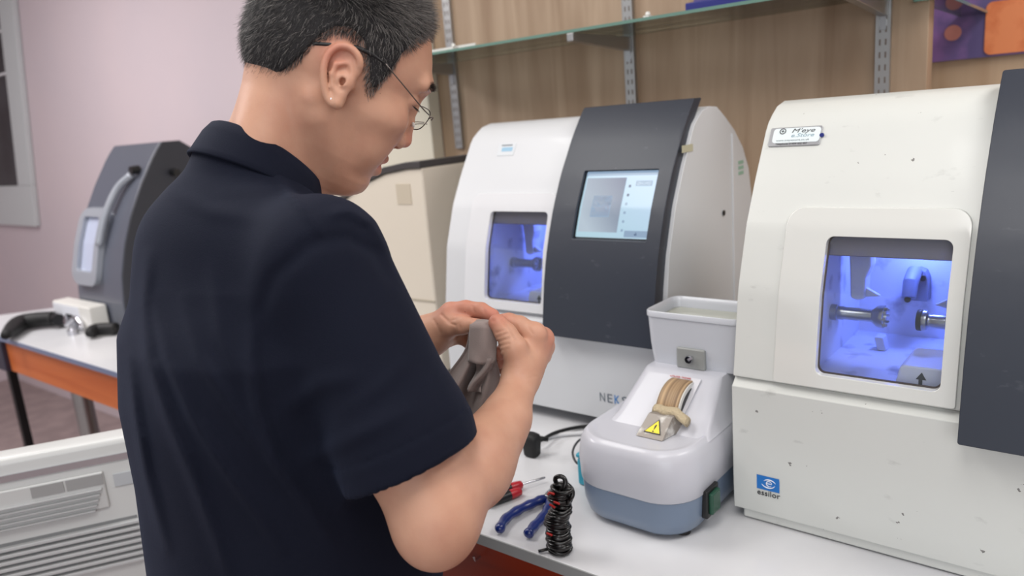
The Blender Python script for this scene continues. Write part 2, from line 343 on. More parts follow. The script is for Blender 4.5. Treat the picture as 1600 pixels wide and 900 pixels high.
def curved_plate(name, outer, inner, off, thick, material, parent, K=7, yf=prs, bevel=.0012):
    """plate following the curved front; outline points are (x, z)"""
    n = len(outer); hole = inner is not None
    if not hole: c = np.mean(np.array(outer), 0); inner = [tuple(c+(np.array(p)-c)*.02) for p in outer]
    V = []; Fc = []
    for side in (0, 1):
        for k in range(K+1):
            for a, b in zip(outer, inner):
                x = a[0]+(b[0]-a[0])*k/K; z = a[1]+(b[1]-a[1])*k/K
                V.append((x, yf(z)-off+side*thick, z))
    S = n*(K+1)
    for side in (0, 1):
        for k in range(K):
            for j in range(n):
                q = (side*S+k*n+j, side*S+k*n+(j+1) % n, side*S+(k+1)*n+(j+1) % n, side*S+(k+1)*n+j); Fc.append(q)
        if not hole: Fc.append(tuple(side*S+K*n+j for j in range(n)))
    for j in range(n): Fc.append((j, (j+1) % n, S+(j+1) % n, S+j))
    if hole:
        b = K*n
        for j in range(n): Fc.append((b+j, b+(j+1) % n, S+b+(j+1) % n, S+b+j))
    return mk(name, V, Fc, material, parent, smooth=30, bevel=bevel)
def front_matrix(x, z, off):                           # frame lying on the curved front at (x, z)
    y0, y1 = prs(z-.008), prs(z+.008); u = Vector((0, y1-y0, .016)).normalized(); r = Vector((1, 0, 0)); n = r.cross(u)
    p = Vector((x, prs(z), z))+n*off
    return Matrix(((r.x, u.x, n.x, p.x), (r.y, u.y, n.y, p.y), (r.z, u.z, n.z, p.z), (0, 0, 0, 1)))
HX0, HX1, HZ0, HZ1 = .105, .280, .235, .445
def edger(loc, label, mw, plinth, name='lens_edger'):
    t = thing(name, loc, label, 'lens edger', group='lens edging machines on the counter'); W = .545
    base = .018 if plinth else .028
    front = [(0.0, base)] + [(-.002, .06), (-.002, .213), (.010, .2225), (.0105, .2250), (.004, .2268)] + [(prs(z), z) for z in np.linspace(.229, .606, 34)]
    if HZ0: zs = sorted(set([HZ0, HZ1]+[round(p[1], 4) for p in front if .2285 <= p[1] <= .606])); front = front[:6]+[(prs(z), z) for z in zs]
    back = [(.215, .613), (.25, .611), (.29, .590), (.335, .562), (.38, .523), (.41, .478), (.425, .42), (.43, .36), (.43, base)]
    prof = front+back; n = len(prof); xs = [0, HX0, HX1, W]
    V = [(x, y, z) for x in xs for y, z in prof]; Fc = []
    for i in range(3):
        for j in range(n):
            k = (j+1) % n
            if i == 1 and prof[j][1] >= HZ0-1e-6 and prof[k][1] <= HZ1+1e-6 and j < len(front)-1: continue
            Fc.append((i*n+j, i*n+k, (i+1)*n+k, (i+1)*n+j))
    Fc.append(tuple(range(n))[::-1]); Fc.append(tuple(range(3*n, 4*n)))
    mk('housing', V, Fc, mw, t, smooth=32, bevel=.005, seg=3)
    if plinth: MB().box((.012, .005, .002), (W-.012, .42, .021)).build('plinth', mw, t, smooth=0, bevel=.003)
    else:
        for x in (.01, W-.03): MB().box((x, .012, 0), (x+.018, .40, .03)).build('skid', mw, t, smooth=0, bevel=.003)
    for x, y in ((.05, .04), (W-.05, .04), (.05, .38), (W-.05, .38)):
        MB().lathe([(.012, 0), (.017, .002), (.017, .008), (.013, .012), (.013, .03)], 20, (x, y, 0)).build('foot', M_rubber, t)
    # side cover with its seam
    MB().prism([(.315, .05), (.42, .05), (.42, .36), (.41, .45), (.375, .51), (.318, .556)], W-.001, W+.003, 0).build('side_cover', mw, t, smooth=0, bevel=.002)
    MB().lathe([(.005, 0), (.006, .0015), (.003, .003), (.0005, .003)], 16, (W+.001, .27, .40), 'x').build('screw', M_dark, t)
    # chamber
    c = MB(); X0, X1, Y0, Y1, Z0, Z1 = HX0-.006, HX1+.006, .006, .285, HZ0-.004, HZ1+.004
    hole_z = [HZ0-.004]+[float(z) for z in np.linspace(HZ0, HZ1, 8)]+[HZ1+.004]
    for x in (X0, X1):
        v = [(x, prs(z)+.004, z) for z in hole_z]+[(x, Y1, z) for z in hole_z]; k = len(hole_z)
        c.add(v, [(i, i+1, k+i+1, k+i) for i in range(k-1)])
    c.add([(X0, prs(Z0)+.004, Z0), (X1, prs(Z0)+.004, Z0), (X1, Y1, Z0), (X0, Y1, Z0), (X0, prs(Z1)+.004, Z1), (X1, prs(Z1)+.004, Z1), (X1, Y1, Z1), (X0, Y1, Z1)], [(0, 1, 2, 3), (4, 5, 6, 7), (3, 2, 6, 7)])
    c.build('grinding_chamber', M_cham, t, smooth=0)
    # things mounted inside the chamber
    MB().prism([(.155-.04, .40), (.145, .40), (.146, .368), (.139, .350), (.138, .318), (.128, .314), (.118, .318), (.117, .345)], .16, .19, 1).prism([(.137, .335), (.160, .322), (.138, .319)], .165, .175, 1).build('left_guide', M_cham, t, smooth=0, bevel=.003)
    MB().prism([(.250, .40), (.284, .40), (.284, .310), (.252, .308), (.246, .318), (.250, .36)], .15, .18, 1).prism([(.247, .328), (.230, .318), (.247, .314)], .155, .165, 1).build('right_guide', M_cham, t, smooth=0, bevel=.003)
    m = MB().prism([(.172, .295), (.172, .330), (.178, .342), (.188, .346), (.198, .342), (.203, .330), (.203, .295)], .262, .284, 1)
    m.tube([(.184, .262, .342), (.184, .236, .330), (.184, .226, .308)], [.011, .011, .010], 14)
    m.build('spray_nozzle', mat('nozzle_grey', srgb(120, 124, 138), .45), t, bevel=.001)
    for c in ((.196, .262, .332), (.183, .226, .306)): MB().lathe([(.0045, 0), (.0045, -.004), (.001, -.004)], 12, c, 'y').build('nozzle_hole', M_dark, t)
    sy, sz = .135, .3005
    MB().lathe([(.012, .098), (.012, .108), (.010, .109), (.0105, .116), (.0095, .118), (.0095, .156), (.0155, .163), (.0165, .168), (.0165, .172), (.010, .172), (.009, .168), (.001, .168)], 28, (0, sy, sz), 'x').build('left_spindle', M_steel, t)
    m = MB()
    for a in range(8):
        q = a*math.pi/4; m.box((.171, sy+.0125*math.cos(q)-.0018, sz+.0125*math.sin(q)-.0018), (.176, sy+.0125*math.cos(q)+.0018, sz+.0125*math.sin(q)+.0018))
    m.build('chuck_teeth', M_steel, t, smooth=0)
    MB().lathe([(.001, .2145), (.014, .2145), (.0150, .216), (.0150, .220), (.012, .221)], 28, (0, sy, sz), 'x').build('lens_pad', M_rubber, t)
    MB().lathe([(.001, .2205), (.0140, .2205), (.0148, .222), (.0140, .227), (.0095, .229), (.0090, .232), (.0098, .234), (.0098, .25), (.0088, .251), (.0088, .286)], 28, (0, sy, sz), 'x').build('right_spindle', M_steel, t)
    # tray with an arrow, small block
    MB().prism([(.208, .231), (.215, .262), (.219, .266), (.284, .266), (.284, .231)], .035, .12, 1).build('drip_tray', mat('tray_white', srgb(228, 228, 235), .4), t, smooth=0, bevel=.003)
    MB().add([(.238, .0345, .239), (.2425, .0345, .239), (.2425, .0345, .249), (.247, .0345, .249), (.2415, .0345, .259), (.2345, .0345, .249), (.238, .0345, .249)], [(0, 1, 2, 3, 4, 5, 6)]).build('arrow_mark', M_ink, t, smooth=0)
    MB().prism([(.150, .231), (.145, .252), (.158, .252), (.163, .231)], .19, .21, 1).build('stop_block', M_cham, t, smooth=0, bevel=.002)
    MB().box((HX0-.004, prs(.435)+.006, .401), (HX1+.004, .090, HZ1+.003)).build('chamber_header', mat('header_grey', srgb(135, 130, 138), .35, bump=(40, .2)), t, smooth=0, bevel=.002)
    MB().lathe([(.001, .4205), (.006, .4205), (.007, .4235), (.007, .427)], 20, (.201, .215, -.016)).build('led_lens', mat('led_glow', (1, 1, 1, 1), .3, emit=((.55, .65, 1, 1), 25)), t)
    l = bpy.data.lights.new('chamber_led', 'AREA'); l.shape = 'DISK'; l.size = .03; l.color = (.13, .21, 1.0); l.energy = .62
    lo = link('chamber_led', l, t, (.195, .235, .412))
    # door, seal, pane
    dout = rr2(.060, .286, .2290, .467, .022, .003, 8, 10); din = rr(.1925, .3385, .151, .183, .010, 8, 10)
    curved_plate('door', dout, din, .0045, .012, M_door if plinth else M_doorfar, t)
    curved_plate('door_seal', rr(.1925, .3385, .155, .187, .012, 8, 10), rr(.1925, .3385, .148, .180, .009, 8, 10), -.0080, .002, mat('rusty_seal', srgb(92, 78, 72), .7), t, K=2, bevel=0)
    curved_plate('pane', rr(.1925, .3385, .154, .186, .010, 8, 10), None, -.0070, .002, M_glass, t, bevel=0)
    # charcoal side panel with a screen
    pout = rr(.4165, .4145, .243, .431, .003, 4, 22); pin = rr(.430, .4475, .160, .123, .002, 4, 22)
    curved_plate('touch_panel', pout, pin, .032, .033, M_panel, t, yf=prs2, bevel=.0015)
    curved_plate('screen_bezel', rr(.430, .4475, .164, .127, .002, 4, 22), rr(.430, .4475, .156, .119, .002, 4, 22), .024, .006, M_dark, t, yf=prs2, K=2, bevel=0)
    scr = curved_plate('screen', rr(.430, .4475, .160, .123, .002, 4, 22), None, .0215, .002, M_screen, t, yf=prs2, bevel=0)
    def ui(x0, x1, z0, z1, m, nm='screen_icon'): curved_plate(nm, rr((x0+x1)/2, (z0+z1)/2, x1-x0, z1-z0, .0008, 2, 4), None, .0222, .0004, m, scr, yf=prs2, K=2, bevel=0)
    ui(.356, .442, .398, .495, M_ui1, 'lens_view'); ui(.378, .420, .425, .463, M_ui2, 'lens_outline'); ui(.380, .418, .427, .461, M_ui1b, 'lens_area')
    ui(.352, .508, .499, .5075, M_ui2, 'title_bar')
    for i in range(6): ui(.450, .4545, .400+i*.0155, .4045+i*.0155, M_ui3 if i > 3 else M_ui2)
    ui(.464, .498, .480, .489, M_ui2, 'value_box'); ui(.466, .496, .4815, .4875, M_ui4, 'value_field'); ui(.458, .506, .3905, .402, M_ui2, 'button_field'); ui(.479, .484, .394, .399, M_ui3)
    return t
prs2 = lambda z: float(np.interp(z, [.15, .2, .25, .30, .353, .40, .442, .504, .575, .612, .66], [-.012, -.004, .004, .013, .027, .044, .062, .096, .146, .178, .226]))
M_door = mat('door_plastic', srgb(213, 214, 210), .14, coat=.6)
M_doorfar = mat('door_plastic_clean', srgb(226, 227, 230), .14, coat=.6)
def emis(name, c, s): 
    return mat(name, (0, 0, 0, 1), .25, emit=(c, s))
def emis_grad(name, c1, c2, s):
    m = emis(name, c1, s); nt = m.node_tree; tc = nt.nodes.new('ShaderNodeTexCoord'); g = nt.nodes.new('ShaderNodeSeparateXYZ'); nt.links.new(tc.outputs['Generated'], g.inputs[0])
    a = nt.nodes.new('ShaderNodeMath'); a.operation = 'ADD'; nt.links.new(g.outputs[0], a.inputs[0]); nt.links.new(g.outputs[2], a.inputs[1])
    r = nt.nodes.new('ShaderNodeMapRange'); r.inputs['From Min'].default_value = .3; r.inputs['From Max'].default_value = 1.9; nt.links.new(a.outputs[0], r.inputs['Value'])
    mx = nt.nodes.new('ShaderNodeMix'); mx.data_type = 'RGBA'; mx.inputs['A'].default_value = c1; mx.inputs['B'].default_value = c2
    nt.links.new(r.outputs['Result'], mx.inputs['Factor']); nt.links.new(mx.outputs['Result'], nt.nodes['Principled BSDF'].inputs['Emission Color']); return m
M_screen = emis_grad('screen_blue', srgb(190, 224, 238), srgb(196, 222, 250), .95)
M_ui1 = emis_grad('screen_lens_view', srgb(196, 212, 226), srgb(96, 108, 140), .9); M_ui1b = emis_grad('screen_lens_area', srgb(170, 186, 206), srgb(146, 158, 186), .9)
M_ui2 = emis('screen_line', srgb(160, 186, 214), .85); M_ui3 = emis('screen_icon_dark', srgb(70, 86, 130), .8); M_ui4 = emis('screen_field', srgb(214, 232, 250), .95)

near = edger((-.417, 1.009, TOP), 'nearer white lens edging machine at the right with scuffs and a small blue eye logo', M_white, True)
far = edger((-1.160, 1.187, TOP), 'farther white lens edging machine behind the hands, its charcoal panel screen lit', M_whitefar, False)
near.rotation_euler = (0, 0, math.radians(-1.0))
# badge on the nearer machine
M = front_matrix(.046, .561, .0)
def plate_on(M, pts, h, name, material, parent, bevel=.0006):
    ring0 = [tuple(M @ Vector((p[0], p[1], 0))) for p in pts]; ring1 = [tuple(M @ Vector((p[0], p[1], h))) for p in pts]
    return MB().loft([ring0, ring1]).build(name, material, parent, bevel=bevel)
bd = plate_on(M, rr(0, 0, .075, .031, .003), .0022, 'badge', mat('badge_silver', srgb(172, 174, 178), .3, .6), near)
plate_on(M @ Matrix.Translation((0, 0, .0022)), rr(.002, .0015, .068, .024, .005), .0004, 'badge_face', mat('badge_face', srgb(222, 232, 234), .3), bd, 0)
T = Matrix.Translation
text('badge_text', "M'eye", .0095, M @ T((-.006, .0055, .0026)), M_ink, bd, shear=.3, fit=.034)
text('badge_text', "e.Store", .0085, M @ T((-.006, -.0018, .0026)), mat('badge_grey_ink', srgb(130, 160, 175), .4), bd, shear=.3, fit=.034)
text('badge_text', "www.meyestore.co.uk", .0042, M @ T((-.026, -.0078, .0026)), mat('badge_grey_ink2', srgb(120, 130, 136), .4), bd, fit=.048)
text('badge_text', "Telephone 01454 422 457", .0042, M @ T((-.026, -.0135, .0023)), M_ink, bd, fit=.046)
rg = [(.0042*math.cos(a), .0042*math.sin(a)) for a in np.linspace(0, 2*math.pi, 24, endpoint=False)]
MB().tube([tuple(M @ T((-.0185, .0085, .003)) @ Vector((x, y, 0))) for x, y in rg], .0006, 6, close=True).build('badge_ring', M_ink, bd)
MB().tube([tuple(M @ T((-.0185, .0085, .003)) @ Vector((x, 0, 0))) for x in (-.0018, .0018)], .0005, 6).tube([tuple(M @ T((-.0185, .0085, .003)) @ Vector((0, x, 0))) for x in (-.0018, .0018)], .0005, 6).build('badge_cross', M_ink, bd)
MB().lathe([(.001, 0), (.003, 0), (.003, -.003), (.001, -.003)], 14, (.0845, prs(.561)-.0005, .562), 'y').build('blue_dot', mat('blue_dot', srgb(40, 50, 130), .4), near)
# logo on the nearer machine (lower front), flat front at y = -.002
def flat(x, z, y=-.0024): return Matrix(((1, 0, 0, x), (0, 0, -1, y), (0, 1, 0, z), (0, 0, 0, 1)))
lx = on(1186, 737, 1, 1.015)+np.array([.417, -1.017, -TOP]); M = flat(lx[0], lx[2])
lg = plate_on(M, [(0, 0), (.033, .0), (.0335, -.0045), (.0335, -.022), (0, -.022)], .0004, 'maker_logo', M_blueink, near, 0)
def arc(cx, cy, rx, ry, a0, a1, r, nm, n=20):
    MB().tube([tuple(M @ Vector((cx+rx*math.cos(a), cy+ry*math.sin(a), .0006))) for a in np.radians(np.linspace(a0, a1, n))], list(r*np.sin(np.linspace(.25, math.pi-.25, n))), 6).build(nm, M_whiteink, lg)
arc(.017, -.011, .0100, .0065, 200, 350, .0009, 'eye_arc'); arc(.019, -.011, .0095, .0065, 20, 150, .0009, 'eye_arc')
arc(.0185, -.011, .0040, .0040, 0, 320, .0008, 'eye_spiral'); MB().tube([tuple(M @ Vector((x, -.0108, .0006))) for x in (.015, .0225)], .0006, 6).build('eye_bar', M_whiteink, lg)
text('logo_text', 'essilor', .0125, M @ T((0, -.0315, 0)), M_ink, lg, spacing=1.0, fit=.0345)
# lettering and sticker on the farther machine
a = on(937, 626, 1, 1.185)+np.array([1.16, -1.187, -TOP]); b = on(981, 631, 1, 1.185)+np.array([1.16, -1.187, -TOP]); M = flat(a[0], a[2]); Wd = b[0]-a[0]
s = Wd/4.15
for i, (ch, mm) in enumerate((('N', M_ng := mat('letter_grey', srgb(110, 118, 128), .5)), ('E', M_ng), ('K', mat('letter_blue', srgb(60, 130, 200), .5)), ('S', M_ng))):
    text('letter', ch, .026, M @ T((i*s*1.08, 0, 0)), mm, far, fit=s*.85)
M = front_matrix(.113, .555, 0)
st = plate_on(M, rr(0, 0, .046, .030, .002), .001, 'sticker', mat('sticker_grey', srgb(214, 218, 222), .4), far, 0)
plate_on(M @ T((.002, 0, .001)), rr(0, 0, .030, .010, .002), .0003, 'sticker_print', mat('sticker_blue', srgb(150, 190, 215), .4), st, 0)
plate_on(M @ T((-.001, .010, .001)), rr(0, 0, .030, .003, .001), .0003, 'sticker_print', M_ng, st, 0)
MB().box((.5455, .09, .535), (.5462, .135, .548)).build('side_label', mat('label_beige', srgb(190, 186, 160), .5), far, smooth=0)
for i in range(3): MB().box((.5482, .345, .49-i*.011), (.5488, .372, .497-i*.011)).build('green_mark', mat('label_green', srgb(150, 185, 165), .5), far, smooth=0)

# ================================================================= BENCH GRINDER
def ring3(pts, z): return [(x, y, z) for x, y in pts]
def grinder():
    t = thing('bench_grinder', (-.536, .882, TOP), 'grey and blue hand edging grinder with a brown wheel and warning triangle', 'grinder')
    t.rotation_euler = (0, 0, math.radians(-1))
    W, D = .197, .36
    def rg(z, e, r=.062, y0=0): return ring3(rr(0, D/2+y0/2, W+2*e, D+2*e-y0, r, 10, 4), z)
    M_blue = mat('grinder_blue', srgb(112, 128, 150), .32, bump=(80, .03), coat=.2)
    M_grey = mat('grinder_grey', srgb(198, 199, 207), .40, bump=(80, .03), coat=.3)
    MB().loft([rg(.007, -.020, .045), rg(.008, -.012, .05), rg(.014, -.006, .056), rg(.032, -.001, .06), rg(.064, .001, .062)]).build('lower_shell', M_blue, t, smooth=50)
    rings = [rg(.0635, .0005), rg(.066, .0022), rg(.100, .0035), rg(.124, .001), rg(.134, -.003, .06), rg(.1405, -.009, .055), rg(.1410, -.012, .053), rg(.1375, -.018, .05), rg(.1370, -.024, .048)]
    MB().loft(rings).build('upper_shell', M_grey, t, smooth=60)
    # sloping tower: side profile (y, z), tapering in x
    tw = []
    for y0, y1, hw, z, r in ((.082, .335, .086, .134, .012), (.088, .334, .083, .139, .014), (.100, .333, .079, .147, .014), (.140, .330, .073, .176, .014), (.168, .325, .068, .197, .014), (.174, .322, .066, .2015, .012), (.182, .31, .060, .2025, .008)):
        tw.append(ring3(rr(.011, (y0+y1)/2, hw*2, y1-y0, r, 6, 4), z))
    MB().loft(tw).build('tower', M_grey, t, smooth=50)
    # opening plate, wheel, guard
    def slope(u, v, h):                                # on the sloping face
        y = .094+(.074)*v; z = .142+.055*v; n = np.array([0, -.60, .80]); return tuple(np.array([u+.020, y, z])+n*h)
    pl = [slope(u, v, .0012) for u, v in ((-.026, .25), (.026, .25), (.030, 1.0), (-.024, 1.0))]
    MB().loft([pl, [tuple(np.array(p)+np.array([0, -.0011, .001])) for p in pl]]).build('label_strip', mat('strip_white', srgb(212, 212, 218), .35), t, smooth=0)
    wx = .016
    Mw = mat('abrasive_brown', srgb(150, 118, 84), .55, bump=(180, .1)); nt = Mw.node_tree
    tc = nt.nodes.new('ShaderNodeTexCoord'); mp = nt.nodes.new('ShaderNodeMapping'); mp.inputs['Scale'].default_value = (160, .5, .5); nt.links.new(tc.outputs['Object'], mp.inputs[0])
    nz = nt.nodes.new('ShaderNodeTexNoise'); nz.inputs['Scale'].default_value = 1; nz.inputs['Detail'].default_value = 3; nt.links.new(mp.outputs[0], nz.inputs['Vector'])
    cr = nt.nodes.new('ShaderNodeValToRGB'); cr.color_ramp.elements[0].position = .35; cr.color_ramp.elements[0].color = srgb(104, 80, 58); cr.color_ramp.elements[1].position = .65; cr.color_ramp.elements[1].color = srgb(196, 166, 128)
    nt.links.new(nz.outputs['Fac'], cr.inputs[0]); nt.links.new(cr.outputs[0], nt.nodes['Principled BSDF'].inputs['Base Color'])
    wc = (wx+.004, .153, .143)
    MB().lathe([(.03, -.0185), (.0525, -.0185), (.054, -.017), (.054, .017), (.0525, .0185), (.03, .0185)], 56, wc, 'x').build('grinding_wheel', Mw, t, smooth=40)
    MB().lathe([(.010, -.020), (.052, -.020), (.052, .0205), (.010, .0205)], 48, wc, 'x').build('wheel_rim', mat('rim_white', srgb(214, 214, 210), .4), t)
    MB().lathe([(.001, -.0205), (.045, -.0205), (.045, .0212), (.001, .0212)], 48, wc, 'x').build('wheel_side', M_dark, t)
    # steel rest with warning triangle and sponge
    g = MB().add([(-.005, .052, .1375), (.040, .052, .1375), (.049, .104, .1375), (.001, .104, .1375), (.001, .084, .1640), (.041, .084, .1640), (.048, .104, .166), (.007, .104, .166)],
        [(0, 1, 2, 3), (4, 5, 6, 7), (0, 1, 5, 4), (1, 2, 6, 5), (2, 3, 7, 6), (3, 0, 4, 7)]).build('steel_rest', mat('worn_steel', srgb(150, 143, 136), .5, .35, bump=(60, .3), mottled=(60, srgb(205, 203, 198), .52, .68)), t, smooth=0, bevel=.0012)
    gsh = .0
    ex = np.array([1., 0, 0]); ey = np.array([.006, .032, .0265]); ey /= np.linalg.norm(ey); en = np.cross(ex, ey)
    o0 = np.array([.0185, .052, .1375])+en*.0008
    def tri(s, h, c=.0175): return [tuple(o0+ex*s*math.cos(q)+ey*(c+s*math.sin(q))+en*h) for q in (math.pi/2, math.pi*7/6, math.pi*11/6)]
    MB().loft([tri(.0165, 0), tri(.0165, .0005)]).build('warning_border', M_ink, g, smooth=0)
    MB().loft([tri(.0140, .0004), tri(.0140, .0009)]).build('warning_triangle', mat('warning_yellow', srgb(240, 220, 20), .4), g, smooth=0)
    Mm = Matrix(((ex[0], ey[0], en[0], o0[0]), (ex[1], ey[1], en[1], o0[1]), (ex[2], ey[2], en[2], o0[2]), (0, 0, 0, 1)))
    text('warning_mark', '!', .0185, Mm @ T((-.0025, .0115, .0010)), M_ink, g, fit=.0042)
    sp = MB(); rgs = []
    GX, GY = .020, -.008
    for i, x in enumerate(np.linspace(-.008, .050, 15)):
        rgs.append([(x+GX*.6, .103+GY*.55+.009*math.cos(q)*(1+.12*random.random())+.002*math.sin(i)-.5*max(0, x-.035), .166+.0065*math.sin(q)*(1+.15*random.random())-.45*max(0, x-.030)) for q in np.linspace(0, 2*math.pi, 14, endpoint=False)])
    sp.loft(rgs).build('sponge', mat('sponge', srgb(196, 180, 150), .95, bump=(260, 1.0, .004)), t, smooth=180)
    # water container on top
    c0 = np.array([.019, .262]); 
    def wr(w_, d_, z, r): return ring3(rr(c0[0], c0[1]-.012, w_, d_, r, 8, 4), z-.0265)
    Mc = mat('container_grey', srgb(196, 199, 206), .28, bump=(60, .03), coat=.2)
    w1, d1 = .168, .112
    MB().loft([wr(.140, .088, .2270, .010), wr(.150, .096, .2285, .012), wr(.157, .103, .262, .013), wr(w1-.004, d1-.004, .309, .016), wr(w1, d1, .310, .018), wr(w1, d1, .318, .018), wr(w1-.003, d1-.003, .3195, .017), wr(w1-.006, d1-.006, .3185, .016), wr(.154, .100, .31, .013), wr(.148, .094, .250, .012)]).build('water_container', Mc, t, smooth=50)
    MB().loft([wr(.152, .098, .300, .012), wr(.152, .098, .301, .012)]).build('water', mat('cloudy_water', srgb(176, 178, 166), .05), t, smooth=0)
    yf = .250-.102/2
    MB().box((-.006, yf-.006, .2020), (.044, yf+.0012, .2370)).build('tap_recess', mat('recess_grey', srgb(146, 148, 146), .3, bump=(30, .3)), t, smooth=0, bevel=.003)
    MB().lathe([(.001, -.010), (.006, -.010), (.007, -.006), (.005, -.004), (.005, .002)], 18, (.019, yf-.004, .2205), 'y').tube([(.019, yf-.012, .2205), (.026, yf-.012, .2255)], .003, 8).build('tap', M_chrome, t)
    text('strip_text', 'UTILISER TREMPE', .004, Matrix(((1, 0, 0, -.002), (0, .80, -.60, .164), (0, .60, .80, .1945), (0, 0, 0, 1))) @ T((0, 0, .004)), mat('red_ink', srgb(190, 60, 60), .5), t, fit=.036)
    # switch on the right side
    sw = MB().box((W/2-.002, .018+.04, .026), (W/2+.008, .058+.04, .070)).build('switch_housing', M_dark, t, smooth=0, bevel=.002)
    MB().prism([(.064, .031), (.092, .031), (.092, .065), (.064, .065)], W/2+.006, W/2+.014, 0).build('rocker', mat('green_rocker', srgb(28, 74, 56), .25), sw, smooth=0, bevel=.003)
    for x, y in ((-.07, .05), (.07, .05), (-.07, .30), (.07, .30)): MB().lathe([(.010, 0), (.012, .001), (.011, .012)], 18, (x, y, 0)).build('foot', M_rubber, t)
    # power lead
    return t
grinder()

# ================================================================= SMALL THINGS ON THE COUNTER
def near_top(px, py, h=0): return on(px, py, 2, TOP+h)
def pliers():
    a = near_top(884, 762, .012); t = thing('pliers', (a[0], a[1], TOP), 'long-nose pliers with dark blue wavy handles lying by the counter edge', 'pliers'); o = np.array([a[0], a[1], TOP])
    def L(px, py, h=.010): return near_top(px, py, h)-o
    M_bl = mat('blue_grip', srgb(20, 40, 108), .28, coat=.4)
    for k, pts in enumerate(([(779, 829), (790, 811), (812, 796), (836, 785), (852, 778)], [(824, 836), (834, 823), (850, 806), (858, 790), (861, 780)])):
        c = bez([L(*p, .010) for p in pts], 6); n = len(c); sh = np.array([0, 0, 1.])
        r = [.0076+.0007*math.sin(i*1.3)+(-.0030 if i in (0,) else 0) for i in range(n)]; r[-1] = .006
        MB().tube(c, r, 14).build('handle', M_bl, t, smooth=180)
    c = bez([L(852, 779), L(860, 770), L(873, 758)], 4)
    MB().tube(c, [.006]*(len(c)-1)+[.0045], 12).build('jaw', M_steel, t, smooth=180)
    c = bez([L(860, 781), L(868, 768), L(886, 753)], 4); MB().tube(c, [.0065]*4+[.0065]*(len(c)-5)+[.003], 12).build('jaw', M_steel, t, smooth=180)
    q = L(862, 773, .010); MB().lathe([(.001, .003), (.006, .003), (.0065, .016), (.005, .0185), (.001, .019)], 20, (q[0], q[1], 0)).build('pivot', M_chrome, t)
    return t
pliers()
def screwdriver(p0, p1, p2, label, h=.009):
    a = near_top(*p0, h); t = thing('screwdriver', (a[0], a[1], TOP), label, 'screwdriver', group='red and black screwdrivers beside the elbow'); o = np.array([a[0], a[1], TOP])
    A = near_top(*p0, h)-o; B = near_top(*p1, h)-o; D = (B-A); D /= np.linalg.norm(D); B2 = A+D*.055
    c = [A+D*k for k in (-.045, -.04, -.01, .0)]
    MB().tube(c, [.004, .0075, .0082, .0082], 16).build('handle', M_dark, t, smooth=60)
    c = [A+D*k for k in (0, .004, .012, .020, .0225)]
    MB().tube(c, [.0083, .0082, .0078, .0068, .003], 16).build('collar', mat('red_grip', srgb(178, 34, 44), .3), t, smooth=60)
    if p2:
        c = [A+D*k for k in (.02, .062, .066)]; MB().tube(c, [.0022, .0022, .0016], 12).build('shaft', M_chrome, t, smooth=60)
screwdriver((798, 762), (815, 757), True, 'red and black screwdriver with a bright shaft, the farther of the pair')
screwdriver((797, 773), (816, 766), False, 'red and black screwdriver handle tucked beside the elbow, the nearer of the pair')
def loops():
    a = near_top(867, 862); t = thing('cord_loop_stack', (a[0], a[1], TOP), 'standing bundle of stacked black cord loops with red tags beside the pliers', 'cord bundle')
    M_cord = mat('black_cord', srgb(10, 9, 10), .3, coat=.25); M_rt = mat('red_tag', srgb(170, 40, 36), .35)
    N = 25; r2 = random.Random(3)
    for i in range(N):
        z = .0045+i*.0040; cx = .004*math.sin(i*.5)+.0035*math.sin(i*.23+1)+.0001*i; cy = .003*math.cos(i*.7); R = .0142+.0035*r2.random()-.002*(i > 12); q0 = r2.random()*6
        tilt = .22*r2.uniform(-1, 1); t2 = .2*r2.uniform(-1, 1)
        pts = [(cx+R*math.cos(q)*(1+.12*math.sin(2*q+q0)), cy+R*.8*math.sin(q), z+tilt*R*math.cos(q)*.6+t2*R*math.sin(q)*.6+.0012*math.sin(3*q+q0)) for q in np.linspace(0, 2*math.pi, 26, endpoint=False)]
        lx_ = .17*z; MB().tube([(x+lx_*.78, y+lx_*.63, max(zz, .0033)) for x, y, zz in pts], .0031, 8, close=True).build('cord_loop', M_cord, t, smooth=180)
    for (dx, dz, s) in ((-.002, .114, 1), (.011, .100, .8), (-.006, .101, .9), (.004, .094, 1)):
        pts = [(dx+.015+.0085*s*math.cos(q), .008+.002*math.sin(q*2), dz-.004+.0095*s*math.sin(q)) for q in np.linspace(0, 2*math.pi, 22, endpoint=False)]
        MB().tube(pts, .0034, 8, close=True).build('upright_loop', M_cord, t, smooth=180)
    for dx, dy, z, ang in ((-.012, -.008, .090, .6), (-.002, -.015, .080, .3), (.004, -.014, .086, .1), (-.006, -.014, .098, .0), (-.002, -.015, .036, .1)):
        MB().box((-.005, -.0015, -.0014), (.005, .0015, .0014), Matrix.Translation((dx+.13*z, dy+.10*z-.002, z)) @ Matrix.Rotation(ang, 4, 'Y')).build('red_tag', M_rt, t, smooth=0, bevel=.0008)
    MB().tube([(-.006, -.006, .006), (-.014, -.012, .004), (-.018, -.016, .0035)], .0024, 8).build('loose_end', M_cord, t, smooth=180)
loops()
def cyan_box():
    a = near_top(912, 760); t = thing('cyan_box', (a[0]+.022, a[1]+.02, TOP), 'small turquoise plastic box behind the left side of the grinder', 'box')
    MB().box((-.034, -.02, 0), (.028, .035, .050)).build('box_body', mat('cyan_plastic', srgb(60, 165, 190), .3), t, smooth=0, bevel=.005)
    MB().box((-.035, -.021, .0505), (.029, .036, .058)).build('box_lid', mat('cyan_plastic', 0), t, smooth=0, bevel=.003)
cyan_box()
